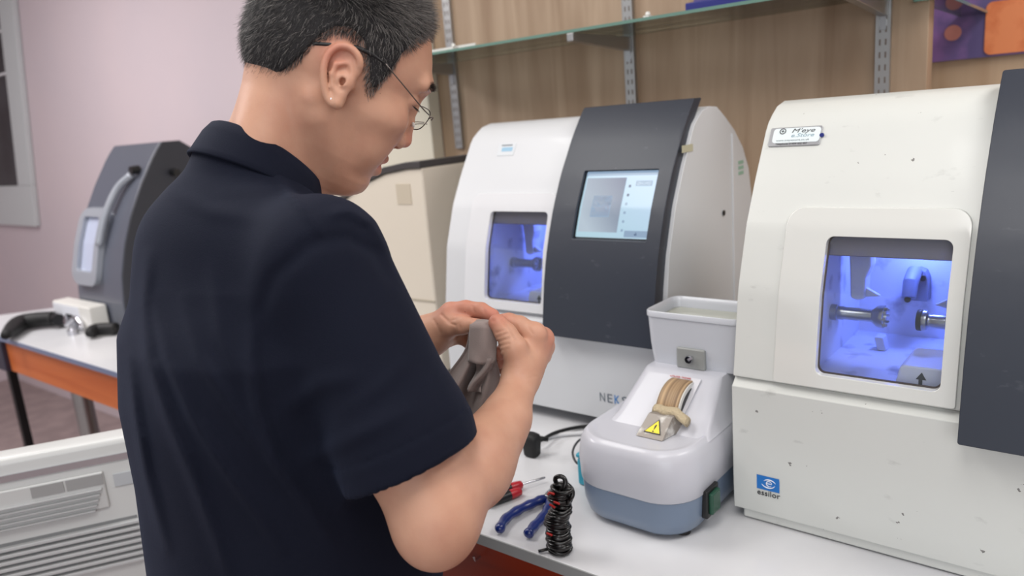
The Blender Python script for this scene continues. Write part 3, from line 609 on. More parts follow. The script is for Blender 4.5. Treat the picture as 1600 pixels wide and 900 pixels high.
def cables():
    c = bez([near_top(845, 688, .018), near_top(868, 676, .012), near_top(900, 668, .006), near_top(935, 664, .006), near_top(990, 655, .006)], 10)
    tag(MB().tube(c, .0035, 10).build('black_cable', M_rubber, smooth=180), 'black cable running along the counter under the farther machine', 'cable')
    c = bez([near_top(925, 680, .006), near_top(905, 688, .02), near_top(895, 705, .028), near_top(900, 722, .018), near_top(915, 730, .006)], 8)
    tag(MB().tube(c, .0022, 10).build('cable_loop', mat('grey_cable', srgb(60, 62, 66), .5), smooth=180), 'thin dark cable loop beside the turquoise box', 'cable')
    c = bez([near_top(800, 700, .005), near_top(830, 690, .005), near_top(870, 680, .005), near_top(920, 676, .005)], 8)
    tag(MB().tube(c, .004, 10).build('white_cable', mat('white_cable', srgb(224, 224, 226), .4), smooth=180), 'white cable lying on the counter behind the forearm', 'cable')
    a = near_top(832, 712, 0); t = thing('black_connector', (a[0], a[1], TOP), 'black rubber plug standing behind the wrist and forearm', 'connector')
    MB().loft([[(x*1.0, y, z) for x, y in rr(0, .0, w_, d_, .007)] for w_, d_, z in ((.022, .018, 0), (.028, .024, .004), (.030, .026, .02), (.034, .028, .034), (.030, .024, .042), (.018, .014, .046))]).build('plug_body', M_rubber, t, smooth=60)
    MB().tube([(0, 0, .03), (.014, .010, .034), (.024, .02, .030)], [.006, .005, .004], 10).build('strain_relief', M_rubber, t, smooth=180)
cables()

# ================================================================= LEFT TABLE THINGS
def dark_edger():
    x0, y0, x1 = -3.02, 1.145, -2.66; W = x1-x0
    t = thing('lens_edger', (x0, y0, TOP), 'dark grey curved lens machine with a silver-framed window on the far left table', 'lens edger')
    Z = [(0, 0), (.10, 0), (.20, .012), (.30, .040), (.40, .080), (.50, .135), (.60, .20), (.64, .235)]
    yf = lambda z: float(np.interp(z, [a for a, b in Z], [b for a, b in Z]))
    prof = [(yf(z), z) for z in np.linspace(.004, .64, 24)]+[(.30, .64), (.36, .60), (.42, .45), (.44, .25), (.44, .004)]
    Md = mat('slate_plastic', srgb(88, 92, 104), .35, bump=(60, .04), coat=.2)
    MB().prism(prof, 0, W, 0).build('housing', Md, t, smooth=30, bevel=.006)
    MB().prism([(y, z) for y, z in prof if z > .03], W, W+.012, 0).build('side_cover', mat('dark_slate', srgb(48, 50, 58), .5), t, smooth=30, bevel=.003)
    cs = curved_plate('window_frame', rr(.115, .29, .20, .27, .05, 8, 10), rr(.115, .30, .125, .19, .015, 8, 10), .022, .024, mat('silver_frame', srgb(170, 175, 184), .3, .3), t, yf=yf)
    curved_plate('window_pane', rr(.115, .30, .13, .195, .012, 8, 10), None, .006, .005, mat('pale_window', srgb(186, 194, 216), .15), t, yf=yf)
    MB().tube(bez([(.215, yf(.30)-.02, .30), (.228, yf(.40)-.025, .40), (.25, yf(.5)-.03, .49), (.30, yf(.54)-.02, .535)], 8), .013, 12).build('door_handle', mat('silver_frame', 0), t, smooth=180)
    MB().lathe([(.001, -.03), (.014, -.03), (.016, 0)], 16, (.31, yf(.545), .55), 'y').build('knob', M_dark, t)
    MB().tube([(W+.012, .25, .53), (W+.05, .25, .53)], .012, 12).build('side_knob', M_dark, t)
dark_edger()
def box_and_handles():
    t = thing('control_box', (-2.95, 1.078, TOP), 'small white control box with a dark slot on the left table', 'box')
    MB().box((-.14, 0, .002), (.17, .062, .095)).build('box_body', mat('warm_white_plastic', srgb(224, 222, 216), .4), t, smooth=0, bevel=.006)
    MB().box((-.03, -.003, .045), (.03, .002, .056)).build('slot', M_dark, t, smooth=0)
    MB().box((-.135, -.0015, .008), (.085, .001, .088)).build('front_plate', mat('white_plate', srgb(228, 230, 236), .4), t, smooth=0, bevel=.003)
    def grip(px, label, r, pts):
        a = near_top(*px); o = np.array([a[0], a[1], TOP]); t = thing('padded_handle', o, label, 'handle', group='black padded handles on the left table')
        c = bez([near_top(x, y, h)-o for x, y, h in pts], 8); n = len(c)
        MB().tube(c, [r*(.45+.55*math.sin(math.pi*min(1, (i+.6)/(n*.35))/2)) if i < n*.35 else r*(1-.12*((i/n-.35))) for i in range(n)], 18).build('grip', M_rubber, t, smooth=180)
        return t, o, c
    t1, o1, c1 = grip((50, 515), 'large black padded handle on the far left end of the table', .030, [(8, 524, .03), (30, 506, .032), (58, 500, .034), (84, 498, .034)])
    d = c1[-1]; MB().tube([d, d+np.array([.045, .0, .0])], .022, 14).build('collar', M_dark, t1, smooth=60)
    grip((160, 525), 'small black padded handle under the white control box', .022, [(138, 522, .022), (152, 515, .024), (182, 513, .024)])
    a = near_top(122, 518); t = thing('metal_clamp', (a[0], a[1], TOP), 'shiny metal clamp between the two black handles', 'clamp')
    MB().tube(bez([(-.08, 0, .045), (-.03, -.02, .03), (.0, 0, .05), (.04, .0, .03), (.06, -.01, .02)], 6), .010, 10).tube([(-.02, 0, .0), (-.02, 0, .05)], .008, 10).build('clamp_body', M_chrome, t, smooth=180)
    MB().lathe([(.001, 0), (.018, .0), (.018, .02), (.008, .024), (.008, .035), (.001, .035)], 16, (.035, -.03, .0)).build('thumb_screw', M_chrome, t)
box_and_handles()
# machine behind the man's chin
def blocker():
    x1, y0 = -1.30, 1.30
    t = thing('lens_blocker', (x1, y0, TOP), 'beige arched machine with a dark top strip, blurred behind the man\'s chin', 'lens blocker')
    arch = [(-.42, .34), (-.38, .395), (-.32, .435), (-.22, .485), (-.13, .512), (-.05, .522), (0, .523)]
    MB().prism([(-.42, .005)]+arch+[(0, .22), (0, .005)], 0, .34, 1).build('housing', M_whiteL, t, smooth=30, bevel=.006)
    MB().prism([(a, b) for a, b in arch]+[(a+.002, b+.016) for a, b in arch[::-1]], -.006, .34, 1).build('top_strip', mat('strip_brown', srgb(66, 62, 62), .4), t, smooth=30, bevel=.002)
    MB().box((-.40, -.002, .190), (-.002, .002, .194)).build('seam', mat('seam_beige', srgb(176, 166, 148), .6), t, smooth=0)
    MB().box((-.095, -.0015, .435), (-.045, .001, .485)).build('faded_label', mat('label_tan', srgb(200, 188, 168), .6), t, smooth=0)
    MB().tube([(-.33, -.03, .40), (-.33, -.02, .33)], [.018, .012], 14).build('eyepiece', M_dark, t, smooth=60)
    MB().tube([(-.25, -.02, .33), (-.25, -.02, .28)], .010, 12).build('knob', M_dark, t, smooth=60)
blocker()
def heater():
    # light grey slotted appliance low on the left
    B = P(216, 678, 1.36); A = on(-260, 768, 2, B[2]); zt = B[2]; d = (B-A); d[2] = 0; L = np.linalg.norm(d); ang = math.atan2(d[1], d[0])
    t = thing('panel_heater', (A[0], A[1], 0), 'light grey slotted panel heater standing upright at the lower left', 'heater', rz=ang)
    W = L+.04; Hh = zt
    Mh = mat('appliance_grey', srgb(206, 207, 206), .35, bump=(60, .03), coat=.2)
    MB().loft([[(x, y, z) for x, y in rr(W/2, .028, W-2*e, .056-2*e, .012, 5, 3)] for z, e in ((0.0, .004), (.01, 0), (Hh-.012, 0), (Hh-.004, .002), (Hh-.001, .006), (Hh, .011))]).build('casing', Mh, t, smooth=50)
    x_ = lambda px: np.interp(px, [0, 200], [L*260/482*1.0, L*460/482])
    sc = 1180/1.5; 
    MB().prism(rr(W/2+.02, Hh-.035, W-.16, .012, .004), -.003, .004, 1).build('chrome_trim', M_chrome, t)
    # recessed grille
    xr = x_(150); m = MB(); m.box((.05, -.006, Hh-.125), (xr, .0, Hh-.055)); m.build('grille_surround', Mh, t, smooth=0, bevel=.003)
    MB().box((x_(28), -.0075, Hh-.078), (x_(82), -.005, Hh-.058)).build('vent_window', mat('vent_grey', srgb(160, 160, 160), .4), t, smooth=0)
    MB().box((x_(86), -.0075, Hh-.078), (x_(148), -.005, Hh-.058)).build('vent_window', mat('vent_grey', 0), t, smooth=0)
    MB().box((x_(165), -.003, Hh-.090), (W-.02, .0, Hh-.065)).build('display_strip', mat('display_grey', srgb(188, 192, 196), .3), t, smooth=0, bevel=.001)
    for i in range(5): MB().box((.06, -.012, Hh-.088-i*.0095), (xr-.006-.004*i, -.004, Hh-.0845-i*.0095)).build('louvre', mat('louvre_grey', srgb(180, 181, 182), .35), t, smooth=0, bevel=.001)
    xr = x_(196)
    for i in range(7): MB().box((.06, -.010, Hh-.165-i*.0125), (xr, .002, Hh-.1585-i*.0125)).build('lower_slat', mat('slat_grey', srgb(196, 197, 198), .3), t, smooth=0, bevel=.0015)
    for i in range(7): MB().box((.06, -.0005, Hh-.1585-i*.0125), (xr-.004, .001, Hh-.1525-i*.0125)).build('slat_gap', mat('gap_grey', srgb(132, 133, 134), .6), t, smooth=0)
heater()

# ================================================================= PERSON
def V3(*a): return np.array(a, float)
def smin(a, b, k): h = np.clip(.5+.5*(b-a)/k, 0, 1); return b+(a-b)*h-k*h*(1-h)
def smax(a, b, k): return -smin(-a, -b, k)
def s_cone(p, a, b, r1, r2):
    a = np.asarray(a, float); b = np.asarray(b, float); ba = b-a; h = np.clip((p-a)@ba/(ba@ba), 0, 1)
    return np.linalg.norm(p-a-h[:, None]*ba, axis=1)-(r1+(r2-r1)*h)
def s_chain(p, pts, rs, k=.004):
    d = None
    for i in range(len(pts)-1):
        e = s_cone(p, pts[i], pts[i+1], rs[i], rs[i+1]); d = e if d is None else smin(d, e, k)
    return d
def s_ell(p, c, r):
    q = (p-np.asarray(c))/np.asarray(r); k0 = np.linalg.norm(q, axis=1); k1 = np.linalg.norm(q/np.asarray(r), axis=1)
    return k0*(k0-1)/(k1+1e-9)
def s_ball(p, c, r): return np.linalg.norm(p-np.asarray(c), axis=1)-r
def surface(f, lo, hi, h, cf=4, margin=2.0):
    """mesh the zero level of f by surface nets, evaluated finely only near the surface"""
    lo = np.array(lo, float); hi = np.array(hi, float); nb = np.ceil((hi-lo)/(h*cf)).astype(int)+1; n = nb*cf
    idx = np.stack(np.meshgrid(*[np.arange(k) for k in nb], indexing='ij'), -1).reshape(-1, 3)
    cen = lo+(idx*cf+(cf-1)/2)*h; dc = f(cen); act = np.abs(dc) < margin*h*cf
    G = np.repeat(np.repeat(np.repeat(dc.reshape(nb), cf, 0), cf, 1), cf, 2).astype(np.float32)
    sub = np.stack(np.meshgrid(*[np.arange(cf)]*3, indexing='ij'), -1).reshape(-1, 3)
    A = idx[act]
    for s in range(0, len(A), 4000):
        q = (A[s:s+4000, None, :]*cf+sub[None]).reshape(-1, 3); G[q[:, 0], q[:, 1], q[:, 2]] = f(lo+q*h)
    ins = G < 0; cnt = np.zeros(n-1, np.int8)
    for dx in (0, 1):
        for dy in (0, 1):
            for dz in (0, 1): cnt += ins[dx:n[0]-1+dx, dy:n[1]-1+dy, dz:n[2]-1+dz]
    cells = np.argwhere((cnt > 0) & (cnt < 8)); vid = -np.ones(n-1, np.int32); vid[cells[:, 0], cells[:, 1], cells[:, 2]] = np.arange(len(cells))
    acc = np.zeros((len(cells), 3)); num = np.zeros(len(cells))
    cor = [(a, b, c) for a in (0, 1) for b in (0, 1) for c in (0, 1)]
    val = {c: G[cells[:, 0]+c[0], cells[:, 1]+c[1], cells[:, 2]+c[2]].astype(float) for c in cor}
    for c in cor:
        for ax in range(3):
            if c[ax] == 0:
                d = list(c); d[ax] = 1; a, b = val[c], val[tuple(d)]; m = (a < 0) != (b < 0); t = np.where(m, a/(a-b+1e-12), 0)
                pt = np.tile(np.array(c, float), (len(cells), 1)); pt[:, ax] += t; acc[m] += pt[m]; num[m] += 1
    V = lo+(cells+acc/num[:, None])*h; Fs = []
    for ax in range(3):
        o = [i for i in range(3) if i != ax]
        s0 = [slice(1, n[i]-1) if i != ax else slice(0, n[i]-1) for i in range(3)]; s1 = [slice(1, n[i]-1) if i != ax else slice(1, n[i]) for i in range(3)]
        a = ins[tuple(s0)]; b = ins[tuple(s1)]; e = np.argwhere(a != b); fl = a[tuple(e.T)]
        e = e+np.array([1 if i != ax else 0 for i in range(3)])
        def vv(da, db):
            q = e.copy(); q[:, o[0]] -= da; q[:, o[1]] -= db; return vid[q[:, 0], q[:, 1], q[:, 2]]
        quad = np.stack([vv(0, 0), vv(1, 0), vv(1, 1), vv(0, 1)], 1)
        if ax == 1: fl = ~fl
        quad[~fl] = quad[~fl][:, ::-1]; Fs.append(quad)
    Fq = np.concatenate(Fs); Fq = Fq[(Fq >= 0).all(1)]
    return V, Fq
def mk_np(name, V, Fq, material, parent=None):
    me = bpy.data.meshes.new(name); me.vertices.add(len(V)); me.vertices.foreach_set('co', V.astype(np.float32).ravel())
    k = Fq.shape[1]; me.loops.add(Fq.size); me.loops.foreach_set('vertex_index', Fq.astype(np.int32).ravel())
    me.polygons.add(len(Fq)); me.polygons.foreach_set('loop_start', np.arange(0, Fq.size, k, dtype=np.int32))
    me.update(calc_edges=True); me.validate(); me.polygons.foreach_set('use_smooth', [True]*len(me.polygons)); me.materials.append(material)
    return link(name, me, parent)

# head frame: x towards the face, y to the left ear, z to the crown
HO = V3(-.7309, .6085, 1.5662)
HM = np.array([[.4537, -.7927, .4072], [.7015, .5995, .3854], [-.5496, .1108, .828]])
def H(*p): return HO+HM@np.array(p, float)
az = math.radians(80); fb = V3(math.cos(az), math.sin(az), 0); rb = V3(math.sin(az), -math.cos(az), 0)
CN = V3(-.822, .505, 1.458)+CR*.020                            # centre of the collar
XF = [(-.130, .030), (-.126, .052), (-.120, .068), (-.110, .081), (-.098, .088), (-.088, .088), (-.078, .089), (-.072, .089), (-.064, .090), (-.053, .090), (-.042, .089), (-.02, .089), (.0, .090), (.015, .091), (.028, .097), (.040, .100), (.050, .099), (.068, .089), (.085, .078), (.1, .066), (.13, .02)]
XB = [(-.130, .03), (-.118, .01), (-.09, -.02), (-.05, -.05), (0, -.06), (.13, -.06)]
XW = [(-.130, .010), (-.122, .026), (-.112, .036), (-.10, .044), (-.08, .054), (-.05, .063), (-.02, .069), (.01, .070), (.04, .067), (.07, .066), (.1, .06), (.13, .04)]
def itp(T, z): return np.interp(z, [a for a, b in T], [b for a, b in T])
EU = V3(-.16, 0, .987); EFW = V3(.987, 0, .16); EO = V3(0, -1, 0)
def ear_frame(q, side):
    """ear coordinates (forward, up, outward) of head-local points; side -1 is the right ear"""
    q = q*np.array([1, -side, 1])                     # mirror so the ear lies at -y
    d = q-V3(.002, -.0735, -.003)
    eo = V3(-.42, -.90, 0.05); eo /= np.linalg.norm(eo); ef = EFW-eo*(EFW@eo); ef /= np.linalg.norm(ef); eu = np.cross(ef, -eo); eu /= np.linalg.norm(eu)
    if eu[2] < 0: eu = -eu
    return np.stack([d@ef, d@eu, d@eo], 1)
HEL = [(.012, .006, .000), (.016, .018, .004), (.0135, .029, .009), (.003, .0355, .013), (-.009, .033, .016), (-.0165, .022, .018), (-.0175, .008, .018), (-.0145, -.006, .015), (-.009, -.019, .011), (-.002, -.027, .008)]
HELc = [V3(*p) for p in bez(HEL, 3)]
def f_ear(q, side):
    e = ear_frame(q, side)
    pl = s_ell(e, (-.001, .006, .005), (.0165, .030, .0065))            # shell of the ear
    pl = smin(pl, s_cone(e, (.002, -.018, .002), (.003, -.024, .004), .0085, .0075), .005)      # lobe
    pl = smax(pl, -s_ell(e, (.002, .003, .0125), (.0095, .0155, .0085)), .003)   # concha
    pl = smax(pl, -s_ell(e, (-.001, .0235, .0165), (.0085, .0065, .0070)), .003)  # fossa
    hx = s_chain(e, HELc, [.0028]*4+[.0036]*(len(HELc)-4), .002)
    d = smin(pl, hx, .0022)
    ah = s_chain(e, [V3(.001, .019, .0095), V3(-.0075, .014, .0125), V3(-.0085, .003, .0125), V3(-.005, -.009, .0100), V3(.001, -.0125, .0085)], [.0022, .0028, .0028, .0026, .0026], .002)
    d = smin(d, ah, .003)
    tr = s_cone(e, (.0105, -.001, .001), (.0065, -.0035, .0085), .0045, .0032); d = smin(d, tr, .003)
    d = smin(d, s_cone(e, (.004, .002, -.012), (.002, .002, .002), .013, .010), .006)   # root into the head
    return smax(d, -s_ell(e, (.004, -.001, .008), (.0035, .0045, .008)), .002)
def f_head_local(q, ears=True):
    x, y, z = q.T; ay = np.abs(y)
    d = s_ell(q, (-.018, 0, .042), (.097, .0775, .088))
    d = smin(d, s_ell(q, (-.040, 0, .005), (.070, .068, .065)), .02)
    xf = itp(XF, z); xb = itp(XB, z); wd = itp(XW, z); xc = (xf+xb)/2; hx = np.maximum((xf-xb)/2, .004)
    # cross-section: flatter front, rounded sides
    r = ((np.abs(x-xc)/hx)**2.25+(ay/wd)**2.25)**(1/2.25)
    df = (r-1)*np.minimum(hx, wd)*.95; df = smax(df, -.129-z, .008); df = smax(df, z-.11, .02)
    d = smin(d, df, .022)
    ys = np.stack([x, ay, z], 1)                       # mirrored coordinates
    d = smin(d, s_ell(ys, (.062, .044, -.014), (.030, .022, .022)), .018)
    d = smin(d, s_ell(ys, (.078, .022, -.024), (.016, .018, .022)), .014)      # cheekbone
    d = smin(d, s_cone(ys, (.000, .057, -.050), (.062, .020, -.108), .013, .014), .024)     # jaw
    d = smin(d, s_ell(ys, (.066, .034, -.050), (.020, .020, .026)), .02)       # cheek
    d = smin(d, s_cone(ys, (.088, .040, .040), (.094, .012, .040), .007, .0085), .012)      # brow
    d = smax(d, -s_ell(ys, (.103, .031, .021), (.016, .019, .011)), .010)
    d = smin(d, s_ball(ys, (.0805, .032, .018), .0130), .003)                # lids over the eyes
    d = smax(d, -s_cone(ys, (.096, .022, .0115), (.0885, .043, .0125), .0012, .0012), .002)  # lash line
    nose = s_chain(q, [V3(.091, 0, .030), V3(.0925, 0, .010), V3(.0965, 0, -.010), V3(.1040, 0, -.029)], [.008, .0085, .0092, .0098], .006)
    nose = smin(nose, s_ball(ys, (.0970, .0125, -.034), .0085), .006)
    d = smin(d, nose, .012)
    d = smax(d, -s_ell(ys, (.1000, .0065, -.0430), (.0055, .0036, .0040)), .003)
    d = smin(d, s_cone(ys, (.0925, 0, -.0615), (.0810, .021, -.068), .0066, .0035), .005)   # upper lip
    d = smin(d, s_cone(ys, (.0905, 0, -.0785), (.0800, .018, -.0755), .0075, .0040), .006)     # lower lip
    d = smax(d, -s_cone(ys, (.1015, 0, -.0705), (.0790, .025, -.0725), .0011, .0016), .0035)
    d = smin(d, s_ball(q, (.074, 0, -.104), .0145), .012)
    d = smax(d, -s_cone(ys, (.0945, .017, -.040), (.080, .034, -.064), .0012, .0018), .008)   # nasolabial fold
    if ears:
        m = (np.abs(x) < .06) & (np.abs(z) < .07) & (ay > .05)
        if m.any():
            dd = d[m]; qm = q[m]
            for s in (-1, 1):
                k = (qm[:, 1]*s) > 0
                if k.any(): dd[k] = smin(dd[k], f_ear(qm[k], s), .0035)
            d[m] = dd
    return d
NECK0 = H(-.040, 0, -.045); NECK1 = CN+fb*.012+V3(0, 0, -.05)
def f_neck(p):
    d = s_cone(p, NECK0, NECK1, .053, .062)
    d = smin(d, s_cone(p, H(-.050, .028, -.03), CN-fb*.030+rb*-.03-V3(0, 0, .03), .024, .034), .02)
    d = smin(d, s_cone(p, H(-.050, -.028, -.03), CN-fb*.030+rb*.03-V3(0, 0, .03), .024, .034), .02)
    d = smin(d, s_cone(p, H(-.020, -.062, -.035), CN+fb*.050+rb*.015-V3(0, 0, .035), .011, .011), .016)   # neck muscle
    d = smin(d, s_cone(p, H(.035, 0, -.105), CN+fb*.055-V3(0, 0, .03), .026, .030), .03)
    return smin(d, s_cone(p, NECK1, NECK1-V3(0, 0, .12), .06, .07), .02)
def f_head(p):
    q = (p-HO)@HM; d = f_head_local(q); return smin(d, f_neck(p), .016)
Vh, Fh = surface(f_head, HO-np.array([.16, .19, .26]), HO+np.array([.17, .17, .16]), .0017)

# joints of the arms, from wrist and elbow positions beside the counter
SR = P(506, 396, .802); ER = P(682, 795, .765); FR1 = P(740, 722, .83); FR2 = P(790, 655, .89); WR = P(815, 588, .945)
SL = CN-rb*.165+fb*.03-V3(0, 0, .085); WL = P(652, 532, 1.01); EL = V3(*(WL+np.array([-.17, -.10, -.17])))
def hand_r(p):
    K = [P(836, 524, .955), P(848, 531, .972), P(850, 541, .99), P(846, 555, 1.003)]
    d = s_chain(p, [WR, P(820, 572, .948)], [.0220, .022])
    for k, r in zip(K, (.0150, .0150, .0145, .0135)): d = smin(d, s_cone(p, P(822, 568, .960), k, .020, r), .010)
    th = s_chain(p, [P(812, 572, .935), P(803, 544, .932), P(791, 522, .934), P(777, 504, .941)], [.018, .0160, .0130, .0112], .006)
    d = smin(d, th, .010)
    d = smax(d, -s_cone(p, P(762, 494, .929), P(768, 500, .929), .003, .004), .002)
    fin = [([K[0], P(812, 508, .958), P(795, 502, .960), P(778, 502, .962)], [.0140, .0118, .0105, .0090]),
           ([K[1], P(818, 533, 1.002), P(790, 545, .992), P(780, 552, .978)], [.0135, .0112, .0100, .0088]),
           ([K[2], P(818, 548, 1.015), P(790, 560, 1.003), P(780, 566, .986)], [.013, .0108, .0095, .0084]),
           ([K[3], P(818, 566, 1.020), P(796, 572, 1.008), P(788, 578, .994)], [.012, .0095, .0085, .0078])]
    for c, r in fin: d = smin(d, s_chain(p, c, r, .003), .003)
    for k in K[:2]: d = smin(d, s_ball(p, k+np.array([0, 0, .004]), .0125), .006)
    return d+creases(p, CR_R, .99)
def creases(p, L, far):
    q = p-CC; dp = np.maximum(q@CF, .2); X = 800+F*(q@CR)/dp; Y = 450-F*(q@CU)/dp; o = np.zeros(len(p)); ok = (dp < far) & (X > 640) & (X < 880) & (Y > 460) & (Y < 640)
    if not ok.any(): return o
    X, Y = X[ok], Y[ok]; s = np.zeros(len(X))
    for x0, y0, x1, y1, amp in L:
        ab = np.array([x1-x0, y1-y0], float); t = np.clip(((X-x0)*ab[0]+(Y-y0)*ab[1])/(ab@ab), 0, 1)
        s = np.maximum(s, amp*np.exp(-(np.hypot(X-x0-t*ab[0], Y-y0-t*ab[1])/1.9)**2))
    o[ok] = s; return o
CR_R = [(776, 520, 790, 515, .0012), (777, 527, 793, 521, .0013), (778, 534, 795, 529, .0013), (780, 541, 795, 537, .0012), (782, 548, 794, 545, .0010), (785, 558, 792, 545, .0013), (784, 498, 795, 516, .0016), (795, 516, 803, 530, .0010),
        (806, 508, 809, 513, .0008), (812, 596, 838, 588, .0007), (826, 512, 833, 522, .0006)]
CR_L = [(700, 503, 712, 499, .0012), (690, 492, 703, 505, .0012), (703, 505, 712, 508, .0015), (664, 520, 672, 540, .0008), (738, 478, 741, 487, .0008), (678, 500, 688, 520, .0008), (716, 505, 719, 513, .0007), (755, 482, 758, 489, .0006)]
def f_armr(p):
    d = s_chain(p, [SR, SR*.35+ER*.65+CR*-.006, ER, FR1, FR2, WR], [.054, .056, .0440, .0415, .0270, .0215], .018)
    d = smin(d, s_ball(p, P(680, 836, .757), .033), .025)
    d = smin(d, s_cone(p, P(732, 738, .83), P(772, 690, .87), .038, .028), .02)
    return smin(d, hand_r(p), .014)
def hand_l(p):
    K = [P(704, 489, .992), P(706, 500, 1.010), P(704, 513, 1.022), P(700, 527, 1.028)]
    d = s_chain(p, [WL, P(668, 525, 1.008)], [.0255, .024])
    for k, r in zip(K, (.0140, .0145, .0140, .0125)): d = smin(d, s_cone(p, P(672, 525, 1.010), k, .0225, r), .012)
    d = smin(d, s_chain(p, [P(682, 520, .998), P(702, 509, .983), P(722, 508, .972), P(740, 508, .962)], [.019, .0145, .0115, .0092], .006), .014)
    fin = [([K[0], P(728, 483, .985), P(752, 485, .975), P(770, 493, .965)], [.0140, .0115, .0102, .0088]),
           ([K[1], P(733, 500, 1.020), P(752, 510, 1.005), P(762, 516, .990)], [.0125, .0105, .0095, .0085]),
           ([K[2], P(732, 516, 1.030), P(750, 528, 1.015), P(757, 532, 1.000)], [.012, .010, .009, .008]),
           ([K[3], P(722, 528, 1.030), P(738, 540, 1.015), P(744, 544, 1.000)], [.011, .009, .0082, .0075])]
    for c, r in fin: d = smin(d, s_chain(p, c, r, .003), .004)
    return d+creases(p, CR_L, 1.01)
def f_arml(p):
    d = s_chain(p, [SL, EL, EL*.45+WL*.55, WL], [.055, .044, .038, .0255], .03); return smin(d, hand_l(p), .014)
def bbox(pts, m): a = np.array(pts); return a.min(0)-m, a.max(0)+m
lo, hi = bbox([SR, ER, WR, P(776, 503, .94), P(850, 541, 1.02)], .075); Vr, Fr = surface(f_armr, lo, hi, .0015)
lo, hi = bbox([SL, EL, WL, P(770, 493, .96), P(745, 544, 1.03)], .07); Vl, Fl = surface(f_arml, lo, hi, .0016)
def f_core(p):
    d = s_cone(p, CN-V3(0, 0, .05), CN+fb*.0-V3(0, 0, .30), .07, .10); d = smin(d, s_cone(p, SL, SR, .05, .05), .05)
    d = smin(d, s_cone(p, CN-V3(0, 0, .3), V3(-.80, .49, .92), .10, .12), .05)
    for s in (-1, 1): d = smin(d, s_chain(p, [V3(-.80, .49, .90)+rb*s*.09, V3(-.80, .48, .50)+rb*s*.11, V3(-.80, .46, .09)+rb*s*.12], [.085, .055, .036], .03), .03)
    return d
Vc, Fc_ = surface(f_core, (-1.15, .25, .02), (-.5, .75, 1.5), .012)
VV = np.concatenate([Vh, Vr, Vl, Vc]); o1 = len(Vh); o2 = o1+len(Vr); o3 = o2+len(Vl)
FF = np.concatenate([Fh, Fr+o1, Fl+o2, Fc_+o3])

# skin: warm tone, redder on ears, nose, lips and knuckles (attribute 'blush'), fine pores
def skin_mat():
    m = mat('skin', srgb(206, 152, 122), .5, bump=(420, .12, .001), sss=.12, spec=.4); nt = m.node_tree; b = nt.nodes['Principled BSDF']
    at = nt.nodes.new('ShaderNodeAttribute'); at.attribute_name = 'blush'
    tc = nt.nodes.new('ShaderNodeTexCoord'); n = nt.nodes.new('ShaderNodeTexNoise'); n.inputs['Scale'].default_value = 26; n.inputs['Detail'].default_value = 4; nt.links.new(tc.outputs['Object'], n.inputs['Vector'])
    r = nt.nodes.new('ShaderNodeMapRange'); r.inputs['From Min'].default_value = .38; r.inputs['From Max'].default_value = .70; r.inputs['To Max'].default_value = .55; nt.links.new(n.outputs['Fac'], r.inputs['Value'])
    m1 = nt.nodes.new('ShaderNodeMix'); m1.data_type = 'RGBA'; m1.inputs['A'].default_value = srgb(203, 156, 131); m1.inputs['B'].default_value = srgb(184, 132, 110); nt.links.new(r.outputs['Result'], m1.inputs['Factor'])
    m2 = nt.nodes.new('ShaderNodeMix'); m2.data_type = 'RGBA'; m2.inputs['B'].default_value = srgb(196, 112, 96); nt.links.new(m1.outputs['Result'], m2.inputs['A']); nt.links.new(at.outputs['Fac'], m2.inputs['Factor'])
    v = nt.nodes.new('ShaderNodeTexVoronoi'); v.inputs['Scale'].default_value = 42; nt.links.new(tc.outputs['Object'], v.inputs['Vector'])
    l = nt.nodes.new('ShaderNodeMath'); l.operation = 'LESS_THAN'; l.inputs[1].default_value = .035; nt.links.new(v.outputs['Distance'], l.inputs[0])
    l2 = nt.nodes.new('ShaderNodeMath'); l2.operation = 'MULTIPLY'; l2.inputs[1].default_value = .55; nt.links.new(l.outputs[0], l2.inputs[0])
    m3 = nt.nodes.new('ShaderNodeMix'); m3.data_type = 'RGBA'; m3.inputs['B'].default_value = srgb(120, 74, 58); nt.links.new(m2.outputs['Result'], m3.inputs['A']); nt.links.new(l2.outputs[0], m3.inputs['Factor'])
    nt.links.new(m3.outputs['Result'], b.inputs['Base Color']); return m
M_skin = skin_mat()
person = mk_np('person', VV, FF, M_skin)
tag(person, 'man in a navy polo shirt and glasses, head bent, wiping something with a cloth', 'person')
bl = np.zeros(len(VV), np.float32); q = (VV-HO)@HM
def blush(c, r, amt, pts=q): return amt*np.exp(-((pts-np.array(c))**2).sum(1)/(r*r))
bl += blush((-.018, -.085, .02), .018, .55)+blush((-.018, .085, .02), .018, .55)+blush((.112, 0, -.028), .016, .55)
lipm = np.exp(-((q[:, 0]-.094)/.012)**2-((q[:, 2]+.070)/.009)**2-(q[:, 1]/.022)**2); bl += .75*lipm
for pt, r in ((P(774, 502, .94), .016), (P(848, 530, .97), .022), (P(782, 552, .98), .022), (P(770, 491, .965), .02), (P(728, 482, .985), .02), (P(700, 489, .99), .015)): bl += blush(pt, r, .6, VV)
a = person.data.attributes.new('blush', 'FLOAT', 'POINT'); a.data.foreach_set('value', np.clip(bl, 0, 1).astype(np.float32))

